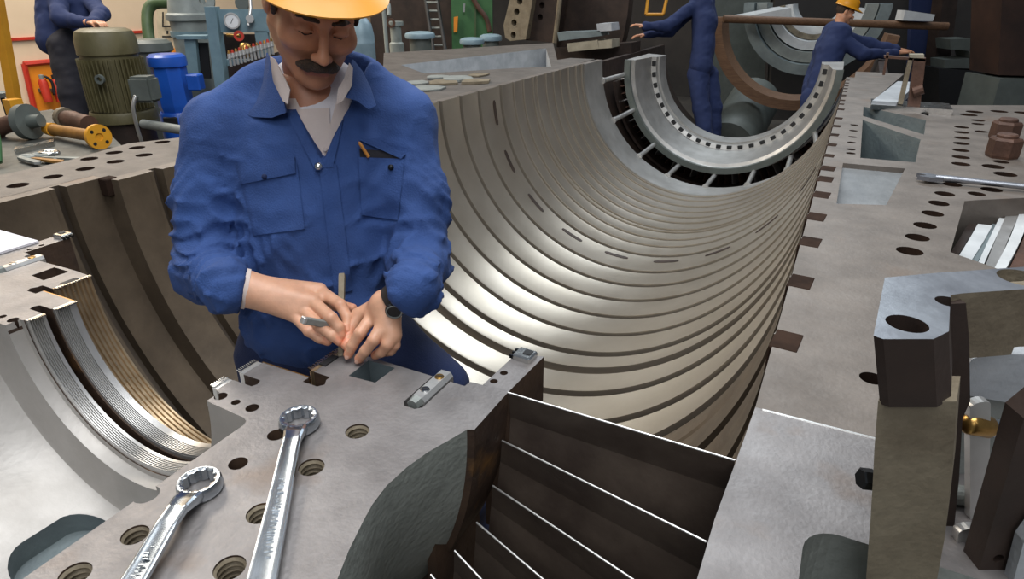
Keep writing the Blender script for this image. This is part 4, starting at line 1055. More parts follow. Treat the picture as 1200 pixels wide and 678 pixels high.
o = obj('steel_screen', slab(to_floor([PV(910, -30, 12.3), PV(1108, -30, 12.3), PV(1108, 40, 12.3), PV(910, 90, 12.3)]), HEAD * .2), 'wall_dark'); tag(o, 'dark grey steel screen far behind the right worker', 'screen')
o = obj('hanging_tarpaulin', slab(to_floor([PV(1070, -30, 11.5), PV(1110, -30, 11.5), PV(1110, 60, 11.5), PV(1085, 62, 11.5)]), HEAD * .1), 'overall_dark'); tag(o, 'dark blue tarpaulin hanging behind the silver block', 'tarpaulin')
o = obj('rust_column', slab([PV(1176, -40, 7.0), PV(1260, -40, 7.0), PV(1260, 90, 7.0), PV(1170, 88, 7.0)], HEAD * .5), 'dark_rust'); tag(o, 'rust brown steel column at the upper right photo edge', 'column')
o = obj('grey_plinth', slab(to_floor([PV(1172, 92, 6.9), PV(1240, 94, 6.9), PV(1240, 150, 6.9), PV(1160, 150, 6.9)]), HEAD * .6), 'motor_grey'); tag(o, 'grey steel plinth under the rust brown column', 'plinth')
for i, (pts, m, lb) in enumerate(((((1113, 46), (1138, 45), (1137, 58), (1114, 58)), 'motor_grey', 'small grey crate in the dark background, upper one'), (((1107, 70), (1136, 68), (1136, 80), (1107, 80)), 'motor_grey', 'grey crate in the dark background, lower one'), (((1136, 60), (1172, 64), (1170, 84), (1140, 76)), 'motor_grey', 'slanted grey crate in the dark background beside the plinth'))):
    o = obj('crate', slab([PV(x, y, 10.5) for x, y in pts], HEAD * .4), m); tag(o, lb, 'crate')
o = obj('crate_rack', slab(to_floor([PV(1100, 80, 10.45), PV(1180, 86, 10.45), PV(1180, 170, 10.45), PV(1100, 170, 10.45)]), HEAD * .5), 'black'); tag(o, 'black rack carrying the crates in the dark background', 'rack')
o = obj('dark_stanchion', slab(to_floor([PV(1110, -40, 11), PV(1128, -40, 11), PV(1126, 70, 11), PV(1108, 70, 11)]), HEAD * .3), 'dark_brown'); tag(o, 'dark brown stanchion in the background right of the bar end', 'column')
t = thing('yellow_rail', P(770, 40, 8.7), 'yellow painted tube rail beside the standing worker arm', 'rail')
for x0, x1 in ((759, 757), (781, 777)):
    obj('rail_tube', tube([P(x0, -30, 8.7), P(x0, 0, 8.7), P(x1, 17, 8.7)], .022, 10), 'yellow_paint', t, 60)
obj('rail_foot', tube([P(757, 17, 8.7), P(777, 17, 8.7)], .022, 10), 'yellow_paint', t, 60)
# ================================================================ people: smooth blended bodies, meshed from distance fields
_rng = np.random.default_rng(11)
_lat = _rng.random((32, 32, 32)).astype(np.float32) * 2 - 1
def noise3(p, s):
    q = p * s; i = np.floor(q).astype(int); f = (q - i).astype(np.float32); f = f * f * (3 - 2 * f)
    def L(a, b, c): return _lat[(i[..., 0] + a) & 31, (i[..., 1] + b) & 31, (i[..., 2] + c) & 31]
    fx, fy, fz = f[..., 0], f[..., 1], f[..., 2]
    x00 = L(0, 0, 0) * (1 - fx) + L(1, 0, 0) * fx; x10 = L(0, 1, 0) * (1 - fx) + L(1, 1, 0) * fx
    x01 = L(0, 0, 1) * (1 - fx) + L(1, 0, 1) * fx; x11 = L(0, 1, 1) * (1 - fx) + L(1, 1, 1) * fx
    return (x00 * (1 - fy) + x10 * fy) * (1 - fz) + (x01 * (1 - fy) + x11 * fy) * fz
class SDF:
    def __init__(s, lo, hi, res):
        s.res = res; s.lo = np.array(lo, float); n = np.ceil((np.array(hi) - s.lo) / res).astype(int) + 1
        s.n = n; s.D = np.full(tuple(n), 5.0, np.float32)
    def win(s, lo, hi):
        a = np.clip(np.floor((np.array(lo) - s.lo) / s.res).astype(int), 0, s.n - 1)
        b = np.clip(np.ceil((np.array(hi) - s.lo) / s.res).astype(int) + 1, 1, s.n)
        sl = tuple(slice(x, max(y, x + 1)) for x, y in zip(a, b))
        g = np.meshgrid(*[s.lo[k] + s.res * np.arange(sl[k].start, sl[k].stop) for k in range(3)], indexing='ij')
        return sl, np.stack(g, -1)
    def put(s, sl, d, k, op):
        A = s.D[sl]; d = d.astype(np.float32)
        if op == 'sub':
            d = -d; h = np.maximum(k - np.abs(A - d), 0) / max(k, 1e-6); s.D[sl] = np.maximum(A, d) + h * h * k * .25
        else:
            h = np.maximum(k - np.abs(A - d), 0) / max(k, 1e-6); s.D[sl] = np.minimum(A, d) - h * h * k * .25
    def cap(s, a, b, ra, rb=None, k=.02, op='u'):
        rb = ra if rb is None else rb; a = np.array(a, float); b = np.array(b, float); m = max(ra, rb) + k + 4 * s.res
        sl, p = s.win(np.minimum(a, b) - m, np.maximum(a, b) + m)
        ba = b - a; h = np.clip(((p - a) @ ba) / max(ba @ ba, 1e-9), 0, 1)
        s.put(sl, np.linalg.norm(p - a - h[..., None] * ba, axis=-1) - (ra + (rb - ra) * h), k, op); return s
    def ell(s, c, r, R=None, k=.02, op='u'):
        c = np.array(c, float); r = np.array(r, float); m = r.max() + k + 4 * s.res
        sl, p = s.win(c - m, c + m); q = p - c
        if R is not None: q = q @ np.array(R)        # columns of R are the axes
        k0 = np.linalg.norm(q / r, axis=-1); k1 = np.linalg.norm(q / r ** 2, axis=-1) + 1e-9
        s.put(sl, k0 * (k0 - 1) / k1, k, op); return s
    def mesh(s):
        D = s.D; neg = D < 0; n = np.array(D.shape) - 1
        cnt = np.zeros(tuple(n), np.int8)
        for a in (0, 1):
            for b in (0, 1):
                for c in (0, 1): cnt += neg[a:n[0] + a, b:n[1] + b, c:n[2] + c]
        act = (cnt > 0) & (cnt < 8); idx = np.argwhere(act)
        vid = np.full(tuple(n), -1, np.int64); vid[act] = np.arange(len(idx))
        acc = np.zeros((len(idx), 3)); num = np.zeros(len(idx))
        cor = [(a, b, c) for a in (0, 1) for b in (0, 1) for c in (0, 1)]
        val = {q: D[idx[:, 0] + q[0], idx[:, 1] + q[1], idx[:, 2] + q[2]].astype(float) for q in cor}
        for q in cor:
            for ax in range(3):
                if q[ax] == 0:
                    w = list(q); w[ax] = 1; w = tuple(w); v0, v1 = val[q], val[w]; m = (v0 < 0) != (v1 < 0)
                    t = np.where(m, v0 / np.where(m, v0 - v1, 1), 0); pt = np.tile(np.array(q, float), (len(idx), 1)); pt[:, ax] += t
                    acc += pt * m[:, None]; num += m
        V = s.lo + (idx + acc / num[:, None]) * s.res
        quads = []
        for ax in range(3):
            o = [k for k in range(3) if k != ax]
            sl0 = [slice(1, n[k]) for k in range(3)]; sl0[ax] = slice(0, n[ax]); sl1 = list(sl0); sl1[ax] = slice(1, n[ax] + 1)
            A, B = neg[tuple(sl0)], neg[tuple(sl1)]; e = np.argwhere(A != B); base = e.copy(); base[:, o[0]] += 1; base[:, o[1]] += 1
            fl = A[tuple(e.T)]
            def g(d0, d1):
                q = base.copy(); q[:, o[0]] += d0; q[:, o[1]] += d1; return vid[tuple(q.T)]
            Q = np.stack([g(-1, -1), g(0, -1), g(0, 0), g(-1, 0)], 1)
            if ax == 1: fl = ~fl
            Q[~fl] = Q[~fl][:, ::-1]; quads.append(Q)
        Q = np.concatenate(quads); Q = Q[(Q >= 0).all(1)]
        return V, Q
def wrinkle(s, lst):
    m = np.abs(s.D) < .04; i = np.argwhere(m); p = s.lo + i * s.res
    s.D[m] += sum(noise3(p, a) * b for a, b in lst).astype(np.float32)
def np_mesh(name, V, Q):
    me = bpy.data.meshes.new(name)
    me.vertices.add(len(V)); me.vertices.foreach_set('co', V.astype(np.float32).ravel())
    me.loops.add(Q.size); me.loops.foreach_set('vertex_index', Q.astype(np.int32).ravel())
    me.polygons.add(len(Q)); me.polygons.foreach_set('loop_start', np.arange(0, Q.size, 4, dtype=np.int32))
    me.update(calc_edges=True); me.validate(); return me
def sdf_obj(name, s, m, parent=None):
    V, Q = s.mesh(); o = link_mesh(name, np_mesh(name, V, Q), m, None, 180)
    if parent is not None: o.parent = parent
    return o, V, Q
def tint(me, f):
    n = len(me.vertices); co = np.empty(n * 3, np.float32); me.vertices.foreach_get('co', co); co = co.reshape(-1, 3)
    c = np.tile(np.array([*SKIN, 1], np.float32), (n, 1))
    if f: f(co, c)
    at = me.color_attributes.new('tint', 'FLOAT_COLOR', 'POINT'); at.data.foreach_set('color', c.ravel())
def bvh(V, Q): return BVHTree.FromPolygons([tuple(v) for v in V], [tuple(int(i) for i in q) for q in Q])
def on_surf(tree, x, y, off=.003, fallback=1.4):
    r = ray(x, y).normalized(); h = tree.ray_cast(EYE, r)
    return (h[0] - r * off) if h[0] is not None else P(x, y, fallback)
def patch(tree, quad, off, thick, nu=10, nv=10, bulge=0.0):
    """cloth patch draped on a surface; quad = four corners in pixels"""
    bm = bmesh.new(); F = []; B = []
    for j in range(nv + 1):
        v = j / nv
        for i in range(nu + 1):
            u = i / nu
            x = (quad[0][0] * (1 - u) + quad[1][0] * u) * (1 - v) + (quad[3][0] * (1 - u) + quad[2][0] * u) * v
            y = (quad[0][1] * (1 - u) + quad[1][1] * u) * (1 - v) + (quad[3][1] * (1 - u) + quad[2][1] * u) * v
            e = off + bulge * math.sin(PI * u) * math.sin(PI * v)
            F.append(bm.verts.new(on_surf(tree, x, y, e))); B.append(bm.verts.new(on_surf(tree, x, y, e - thick)))
    W = nu + 1
    for j in range(nv):
        for i in range(nu):
            a = j * W + i; q = (a, a + 1, a + W + 1, a + W)
            bm.faces.new([F[k] for k in q[::-1]]); bm.faces.new([B[k] for k in q])
    rim = [i for i in range(W)] + [j * W + nu for j in range(1, nv + 1)] + [nv * W + i for i in range(nu - 1, -1, -1)] + [j * W for j in range(nv - 1, 0, -1)]
    for a, b in zip(rim, rim[1:] + rim[:1]): bm.faces.new((F[a], F[b], B[b], B[a]))
    return bm
TOW = -HEAD          # towards the camera, level
def head_frame(yaw, pitch, roll, fwd=None, right=None):
    """columns: person's left as seen (image right when facing us), forward, up"""
    f = Vector(fwd) if fwd is not None else TOW.copy(); r = Vector(right) if right is not None else SIDE.copy()
    M = Matrix((r, f, UP)).transposed()
    # yaw about up, pitch down about right, roll about forward
    Ry = Matrix.Rotation(yaw, 3, 'Z'); Rx = Matrix.Rotation(-pitch, 3, 'X'); Rr = Matrix.Rotation(roll, 3, 'Y')
    # M has left-handed columns when r x f points down, so rotate in plain local numbers
    return M @ (Ry @ Rr @ Rx)
def add_head(s, Hc, R, k=1.0, detail=True):
    w = lambda *q: tuple(Hc + R @ (Vector(q) * k))
    Rn = np.array(R)
    def E(c, r, kk=.02, op='u'): s.ell(w(*c), np.array(r) * k, Rn, kk * k, op)
    def Cc(a, b, ra, rb=None, kk=.015, op='u'): s.cap(w(*a), w(*b), ra * k, (rb if rb is not None else ra) * k, kk * k, op)
    E((0, -.015, .035), (.074, .096, .088)); E((0, .018, -.035), (.064, .070, .080), .03)
    for sx in (-1, 1):
        Cc((sx * .058, -.005, -.050), (sx * .020, .066, -.102), .018, .018, .03)
        E((sx * .042, .062, -.030), (.026, .026, .022), .025)
        Cc((sx * .012, .088, .020), (sx * .044, .076, .016), .011, .009, .016)
    E((0, .078, -.106), (.025, .021, .018), .016)
    if detail:
        for sx in (-1, 1):
            E((sx * .031, .098, -.002), (.017, .016, .011), .014, 'sub')
            E((sx * .031, .078, -.003), (.0135, .0125, .0125), .004)
            Cc((sx * .018, .0895, -.005), (sx * .044, .083, -.006), .0028, .0028, .004)
            E((sx * .0115, .105, -.045), (.0075, .010, .007), .006)
            E((sx * .079, -.014, -.004), (.009, .022, .034), .006); E((sx * .089, -.006, .002), (.006, .012, .019), .005, 'sub')
        Cc((0, .088, .010), (0, .112, -.032), .0070, .0088, .012); E((0, .117, -.040), (.0108, .0115, .0100), .008)
        Cc((-.021, .0885, -.0725), (.021, .0885, -.0725), .0062, .0062, .006); Cc((-.017, .0885, -.083), (.017, .0885, -.083), .0068, .0068, .006)
        E((0, .098, -.0775), (.019, .006, .0016), .003, 'sub')
    else:
        E((0, .105, -.035), (.012, .016, .022), .015)
        for sx in (-1, 1): E((sx * .076, -.012, -.004), (.009, .020, .030), .008)
    return w

# ---------------------------------------------------------------- the worker in the foreground
HR = head_frame(math.radians(-22) * -1 * -1, math.radians(22), math.radians(0))
def pick_frame(yaw_deg, pitch_deg, roll_deg):
    """forward tilted down and turned to the image right, then rolled about the line of sight"""
    y, p_, r_ = (math.radians(a) for a in (yaw_deg, pitch_deg, roll_deg))
    f = (TOW * math.cos(y) + SIDE * math.sin(y)); rt = (SIDE * math.cos(y) - TOW * math.sin(y))
    f2 = f * math.cos(p_) - UP * math.sin(p_); u2 = UP * math.cos(p_) + f * math.sin(p_)
    Q = Matrix.Rotation(r_, 3, TOW)
    return Matrix((Q @ rt, Q @ f2, Q @ u2)).transposed()
HR = pick_frame(27, 24, -10)
HK = 1.11
Hc = P(379, 35, 1.235) - HR @ Vector((0, .088, 0)) * HK
hd_ = SDF(Hc - Vector((.17, .17, .24)), Hc + Vector((.17, .17, .17)), .0026)
W = add_head(hd_, Hc, HR, HK)
nb = P(366, 118, 1.43)
hd_.cap(W(0, -.035, -.05), nb, .056, .060, .03)
hd_.cap(W(0, -.035, -.085), P(367, 114, 1.41), .034, .038, .02)
V1, Q1 = hd_.mesh()
def hand(lo, hi, prims):
    s = SDF(lo, hi, .0019)
    for a, b, ra, rb, k in prims: s.cap(a, b, ra, rb, k)
    return s
def G(*q): return PZ(*q)
# right hand of the worker (image left)
rw = G(288, 338, .112); rw0 = G(262, 334, .125)
A_ = [G(374, 340, .098), G(399, 357, .090), G(407, 372, .070), G(407, 387, .052)]
B_ = [G(366, 353, .092), G(388, 372, .082), G(397, 383, .064), G(400, 393, .048)]
C_ = [G(354, 362, .080), G(376, 383, .066), G(389, 393, .050), G(398, 400, .038)]
D_ = [G(344, 369, .070), G(362, 388, .055), G(374, 396, .042), G(384, 400, .034)]
T_ = [G(318, 345, .085), G(362, 348, .062), G(394, 357, .066), G(413, 361, .066)]
pr_ = []
for f_, r0, r1 in ((A_, .0130, .0092), (B_, .0130, .0094), (C_, .0122, .0090), (D_, .0112, .0084)):
    pr_.append((rw, f_[0], .029, r0 * 1.25, .018))
    for i in range(3): pr_.append((f_[i], f_[i + 1], r0 + (r1 - r0) * i / 3, r0 + (r1 - r0) * (i + 1) / 3, .004))
pr_ += [(rw0, rw, .034, .031, .01), (T_[0], T_[1], .018, .014, .02), (T_[1], T_[2], .014, .012, .006), (T_[2], T_[3], .0118, .0098, .004)]
allp = [p for q in pr_ for p in q[:2]]
lo = np.min([list(p) for p in allp], 0) - .045; hi = np.max([list(p) for p in allp], 0) + .045
V2, Q2 = hand(lo, hi, pr_).mesh()
# left hand of the worker (image right)
lw = G(452, 358, .098); lw0 = G(480, 339, .138)
I_ = [G(437, 369, .080), G(422, 390, .060), G(413, 404, .036), G(408, 415, .016)]
M_ = [G(449, 378, .076), G(438, 398, .056), G(428, 411, .032), G(421, 420, .013)]
N_ = [G(458, 387, .066), G(454, 403, .046), G(447, 412, .026), G(440, 416, .014)]
O_ = [G(463, 393, .056), G(463, 404, .038), G(458, 411, .022), G(452, 413, .013)]
U_ = [G(440, 360, .085), G(420, 369, .070), G(410, 386, .050), G(405, 404, .032)]
pl_ = []
for f_, r0, r1 in ((I_, .0125, .0092), (M_, .0125, .0094), (N_, .0118, .0090), (O_, .0105, .0080)):
    pl_.append((lw, f_[0], .024, r0 * 1.15, .018))
    for i in range(3): pl_.append((f_[i], f_[i + 1], r0 + (r1 - r0) * i / 3, r0 + (r1 - r0) * (i + 1) / 3, .004))
pl_ += [(lw0, lw, .028, .025, .01), (U_[0], U_[1], .018, .0145, .016), (U_[1], U_[2], .014, .012, .005), (U_[2], U_[3], .0118, .0095, .004)]
allp = [p for q in pl_ for p in q[:2]]
lo = np.min([list(p) for p in allp], 0) - .045; hi = np.max([list(p) for p in allp], 0) + .045
V3, Q3 = hand(lo, hi, pl_).mesh()
# trunk and arms below the clothes
shR, elR = P(262, 152, 1.45), P(243, 316, 1.45)
shL, elL = P(470, 142, 1.47), P(492, 306, 1.43)
core = SDF((-1.6, .6, -.35), (-.4, 1.6, .55), .012)
core.cap(nb, P(370, 300, 1.50), .085, .10, .03).cap(P(370, 300, 1.5), P(374, 400, 1.56), .10, .08, .03).cap(shR, shL, .04, .04, .03)
for a, b, c in ((shR, elR, rw0), (shL, elL, lw0)):
    core.cap(a, b, .040, .035, .02); core.cap(b, c, .034, .027, .02)
V4, Q4 = core.mesh()
Vs = [V1, V2, V3, V4]; Qs = [Q1, Q2, Q3, Q4]; o_ = 0; QQ = []
for v, q in zip(Vs, Qs): QQ.append(q + o_); o_ += len(v)
Vb = np.concatenate(Vs); Qb = np.concatenate(QQ)
person = link_mesh('person', np_mesh('person', Vb, Qb), 'skin', None, 180)
tag(person, 'worker with moustache in blue jacket and yellow hard hat filing a seal slot', 'person')
lipA, stub = np.array(W(0, .093, -.078)), np.array(W(0, .07, -.085)); fw_ = np.array(HR.col[1])
tips = [np.array(t[3]) for t in (A_, B_, C_, D_, T_, I_, M_, N_, O_, U_)]
knk = [np.array(t[i]) for t in (A_, B_, C_, D_, I_, M_, N_, O_) for i in (0, 1)]
def skin_tint(co, c):
    loc = (co - np.array(Hc)) @ np.array(HR) / HK
    hm = np.linalg.norm(co - np.array(Hc), axis=1) < .22
    lip = hm & (np.abs(loc[:, 0]) < .024) & (np.abs(loc[:, 2] + .079) < .010) & (loc[:, 1] > .082)
    c[lip, :3] = (.55, .24, .18)
    st = hm & (loc[:, 2] < -.045) & (loc[:, 1] > -.02) & ~lip
    c[st, :3] = c[st, :3] * np.array((.80, .80, .82))
    c[hm, :3] *= np.array((.92, .76, .66))
    for t in tips:
        m = np.linalg.norm(co - t, axis=1) < .014; c[m, :3] = c[m, :3] * np.array((1.0, .84, .80))
    for t in knk:
        dd = np.linalg.norm(co - t, axis=1); m = dd < .016; c[m, :3] = c[m, :3] * (1 - .16 * (1 - dd[m] / .016))[:, None] ** np.array((0.2, 1.0, 1.1))
tint(person.data, skin_tint)
tb = bvh(V1, Q1)

# jacket
jk = SDF((-1.75, .55, -.40), (-.35, 1.75, .62), .0075)
tc_ = [P(368, 165, 1.475), P(370, 215, 1.475), P(372, 300, 1.48), P(374, 372, 1.50)]
Rt = np.array(Matrix((SIDE, HEAD, UP)).transposed())
jk.ell(tc_[0], (.195, .115, .13), Rt, .05).ell(tc_[1], (.195, .135, .18), Rt, .05).ell(tc_[2], (.180, .130, .20), Rt, .05).ell(tc_[3], (.178, .128, .14), Rt, .04)
jk.cap(P(300, 112, 1.45), shR, .060, .078, .04).cap(P(432, 102, 1.46), shL, .060, .076, .04).cap(P(330, 100, 1.46), P(405, 95, 1.46), .062, .062, .04)
jk.cap(shR, P(247, 235, 1.46), .078, .074, .035).cap(P(247, 235, 1.46), elR, .075, .067, .03).cap(elR, G(272, 336, .118), .068, .050, .03).cap(G(268, 336, .118), G(283, 338, .113), .050, .044, .01)
jk.cap(shL, P(487, 230, 1.46), .075, .070, .035).cap(P(487, 230, 1.46), elL, .071, .062, .03).cap(elL, G(482, 338, .14), .062, .050, .03).cap(G(482, 338, .14), G(468, 347, .120), .050, .044, .01)
# folds
sl, pgrid = jk.win(jk.lo, jk.lo + jk.n * jk.res)
near_ = np.abs(jk.D) < .05
pp_ = pgrid[near_]
def along(p, a, b): ab = np.array(b) - np.array(a); t = ((p - np.array(a)) @ ab) / (ab @ ab); r = np.linalg.norm(p - np.array(a) - np.clip(t, 0, 1)[:, None] * ab, axis=1); return t, r
n1_ = noise3(pp_ * np.array([1, 1, .5]) + .05 * noise3(pp_, 9)[:, None], 17); n2_ = noise3(pp_ * np.array([.8, .8, 1.2]) + 3.3, 21)
dsp = n1_ * .005 - .009 * np.maximum(0, 1 - 4 * np.abs(n2_)) ** 1.5 * (.35 + .65 * np.clip((.36 - pp_[:, 2]) / .2, 0, 1)) + noise3(pp_, 40) * .0016
for a, b, am in ((shR, elR, .0060), (shL, elL, .0050), (elR, rw, .006), (elL, lw, .005)):
    t, r = along(pp_, a, b); m = np.exp(-((t - .75) / .45) ** 2) * (r < .12)
    w__ = np.sin(t * 22 + 5.5 * noise3(pp_, 10)); dsp += m * am * 1.6 * (np.abs(w__) - .6)
jk.D[near_] += dsp.astype(np.float32)
# sleeves end square
for c_, d_ in ((G(286, 338, .1125), (rw - rw0).normalized()), (G(472, 344.5, .1275), (lw - lw0).normalized())):
    q_ = pgrid - np.array(c_); ax_ = q_ @ np.array(d_); rr_ = np.linalg.norm(q_, axis=-1)
    jk.D = np.where(rr_ < .085, np.maximum(jk.D, ax_), jk.D).astype(np.float32)
# open neck
rel = pgrid - np.array(P(377, 190, 1.33)); u_ = rel @ np.array(SIDE); w_ = rel @ np.array(UP); f_ = rel @ np.array(HEAD)
vee = np.maximum(np.maximum(np.abs(u_ + .012 * (w_ / .2)) * .9 - .46 * w_, f_ - .19), -w_ - .002)
jk.D = np.maximum(jk.D, -vee.astype(np.float32))
jkt, JV, JQ = sdf_obj('jacket', jk, 'jacket_blue', person)
jt = bvh(JV, JQ)
jkt['label'] = 'blue cotton work jacket'
# shirt in the neck opening
sh = SDF(np.array(P(370, 150, 1.44)) - .24, np.array(P(370, 150, 1.44)) + .24, .005)
sh.ell(tc_[0], (.165, .098, .14), Rt, .05).ell(P(372, 190, 1.47), (.15, .112, .12), Rt, .05).cap(P(343, 103, 1.43), P(398, 99, 1.43), .042, .042, .05).cap(P(367, 98, 1.43), P(370, 150, 1.44), .062, .08, .05)
sho, SV, SQ = sdf_obj('undershirt', sh, 'undershirt_white', person)
stree = bvh(SV, SQ)
def sheet(name, pts, m, thick=.004, parent=person, off=.004, tree=None, depths=None):
    """small cloth piece from an outline in pixels, fan-filled, each corner on its own depth"""
    bm = bmesh.new()
    vs_ = [on_surf(tree, x, y, off) if depths is None else P(x, y, dd) for (x, y), dd in zip(pts, depths or [0] * len(pts))]
    c = sum(vs_, Vector()) / len(vs_) + TOW * .004
    F = [bm.verts.new(v) for v in vs_]; B = [bm.verts.new(v - TOW * thick) for v in vs_]; cf, cb_ = bm.verts.new(c), bm.verts.new(c - TOW * thick)
    n = len(F)
    for i in range(n):
        j = (i + 1) % n; bm.faces.new((F[i], F[j], cf)); bm.faces.new((B[j], B[i], cb_)); bm.faces.new((F[j], F[i], B[i], B[j]))
    return obj(name, bm, m, parent, 60)
# cream shirt fronts lying over the undershirt
def strip_patch(name, quad, m, off, tree=stree, thick=.004, nu=6, nv=14): return obj(name, patch(tree, quad, off, thick, nu, nv), m, person, 60)
strip_patch('shirt_front', ((318, 88), (345, 112), (380, 190), (366, 192)), 'shirt_cream', .006)
strip_patch('shirt_front', ((396, 112), (416, 90), (396, 190), (374, 192)), 'shirt_cream', .007)
strip_patch('shirt_front', ((352, 128), (386, 126), (388, 190), (366, 192)), 'shirt_cream', .005)
# shirt collar points
sheet('shirt_collar', [(316, 66), (322, 70), (334, 93), (340, 105), (337, 122), (331, 118), (320, 96)], 'shirt_cream', .005, depths=[1.35, 1.33, 1.31, 1.30, 1.30, 1.32, 1.345])
sheet('shirt_collar', [(409, 74), (403, 92), (396, 104), (394, 122), (402, 118), (412, 100), (413, 80)], 'shirt_cream', .005, depths=[1.36, 1.33, 1.315, 1.305, 1.315, 1.335, 1.355])
for (x, y) in ((381, 175), (335, 116), (398, 115)):
    c = on_surf(stree, x, y, .012); obj('shirt_button', lathe([(0, .002), (.004, .002), (.0048, 0), (0, 0)], c, TOW, 14), 'shirt_cream', person, 50)
# jacket collar, pockets, placket, studs
sheet('jacket_collar', [(312, 62), (317, 72), (328, 96), (333, 122), (335, 132), (318, 138), (296, 137), (290, 134), (300, 120), (308, 96)], 'jacket_blue', .008, depths=[1.38, 1.36, 1.335, 1.315, 1.31, 1.325, 1.355, 1.365, 1.365, 1.37])
sheet('jacket_collar', [(413, 70), (407, 92), (404, 114), (418, 118), (432, 128), (440, 124), (434, 104), (424, 84)], 'jacket_blue', .008, depths=[1.38, 1.35, 1.325, 1.33, 1.335, 1.345, 1.36, 1.375])
strip_patch('lapel', ((333, 128), (347, 128), (381, 196), (370, 200)), 'jacket_blue', .006, jt, .006)
strip_patch('lapel', ((399, 116), (407, 118), (390, 196), (382, 196)), 'jacket_blue', .006, jt, .006)
strip_patch('placket', ((374, 194), (394, 192), (413, 340), (392, 345)), 'jacket_blue', .005, jt, .005, 6, 24)
pk = strip_patch('chest_pocket', ((279, 200), (348, 190), (357, 268), (297, 276)), 'jacket_blue', .004, jt, .005, 12, 14)
strip_patch('pocket_flap', ((275, 191), (345, 182), (346, 203), (282, 216)), 'jacket_blue', .009, jt, .007, 14, 8)
pk2 = strip_patch('chest_pocket', ((420, 184), (474, 186), (466, 258), (424, 252)), 'jacket_blue', .005, jt, .006, 12, 14)
strip_patch('pocket_opening', ((421, 174), (466, 178), (470, 186), (422, 184)), 'dark_trouser', .004, jt, .004, 12, 4)
strip_patch('pocket_flap', ((421, 164), (440, 162), (476, 180), (470, 186)), 'jacket_blue', .008, jt, .006, 10, 4)
for (x, y, m, r) in ((373, 195, 'bright_steel', .0085), (458, 196, 'screw_dark', .0065), (310, 207, 'trouser_blue', .006)):
    c = on_surf(jt, x, y, .008); obj('stud', lathe([(0, .006), (r * .6, .005), (r, .001), (r, 0), (0, 0)], c, (TOW + UP * .3).normalized(), 18), m, person, 60)
# pencil in the pocket
a, b = on_surf(jt, 420.5, 166, .012), on_surf(jt, 432, 184, .010)
pe = obj('pencil', tube([a, a + (b - a) * .12, b], [.0015, .0036, .0036], 8), 'pencil_orange', None, 40); tag(pe, 'short orange pencil sticking out of the blue breast pocket', 'pencil')
# shirt cuff
a = G(286, 338, .1125); dv = (rw - rw0).normalized()
obj('shirt_cuff', tube([a - dv * .01, a + dv * .007, a + dv * .008], [.042, .041, .034], 28), 'shirt_cream', person, 40)
# watch
wa, wb2 = G(468, 347, .1215), G(460, 352.5, .1105); wd = (wb2 - wa).normalized(); wc = (wa + wb2) / 2
watch = thing('wristwatch', wc, 'black wristwatch on the wrist at the right, on a dark strap', 'watch')
obj('strap', lathe([(.026, -.009), (.0315, -.009), (.032, 0), (.0315, .009), (.026, .009)], wc, wd, 32, closed=True), 'leather', watch, 40)
nrm = (SIDE * .62 + TOW * .72 + UP * .30); nrm = (nrm - wd * nrm.dot(wd)).normalized(); fc = wc + nrm * .033
ca = obj('watch_case', lathe([(0, -.003), (.016, -.003), (.0175, .002), (.0165, .007), (.0135, .0075), (.0135, .006), (0, .006)], fc, nrm, 28), 'screw_dark', watch, 40)
obj('bezel', lathe([(.0128, .0066), (.0158, .0066), (.0152, .0082), (.0132, .0082)], fc, nrm, 28, closed=True), 'cast_grey', ca, 40)
obj('watch_face', lathe([(0, .0065), (.013, .0065), (.013, .0055), (0, .0055)], fc, nrm, 28), 'black', ca)
obj('watch_buckle', box(wc + (UP * .9 + TOW * .3).normalized() * .033, (.012, .012, .005), frame((UP * .9 + TOW * .3), wd), .001), 'bright_steel', watch)
# trousers
tr_ = SDF((-1.6, .55, -1.22), (-.35, 1.75, .12), .012)
hipR, hipL = P(330, 420, 1.56), P(432, 425, 1.56)
knR_, knL_ = Vector((hipR.x - .03, hipR.y - .02, -.62)), Vector((hipL.x + .17, hipL.y + .10, -.60))
zR = -math.sqrt(1.138 ** 2 - (knR_.x + 1.19) ** 2); zL = -math.sqrt(1.138 ** 2 - (knL_.x + 1.19) ** 2)
anR, anL = Vector((knR_.x, knR_.y + .05, zR + .09)), Vector((knL_.x + .02, knL_.y + .05, zL + .12))
tr_.ell(P(380, 395, 1.54), (.182, .125, .16), Rt, .04).cap(hipR, knR_, .105, .075, .05).cap(hipL, knL_, .120, .080, .05).cap(knR_, anR, .075, .062, .03).cap(knL_, anL, .08, .065, .03)
tr_.cap(P(440, 405, 1.53), P(512, 455, 1.50), .10, .075, .05)
wrinkle(tr_, ((12, .006), (26, .003)))
tro, _, _ = sdf_obj('trousers', tr_, 'trouser_blue', person); tro['label'] = 'dark blue work trousers'
for an in (anR, anL):
    s = SDF(np.array(an) - .3, np.array(an) + .3, .012); zz = an.z - .045
    s.ell((an.x, an.y, zz), (.05, .06, .05), None, .03).ell(Vector((an.x, an.y, zz)) + TOW * .08, (.05, .05, .04), None, .05)
    sdf_obj('shoe', s, 'leather', person)
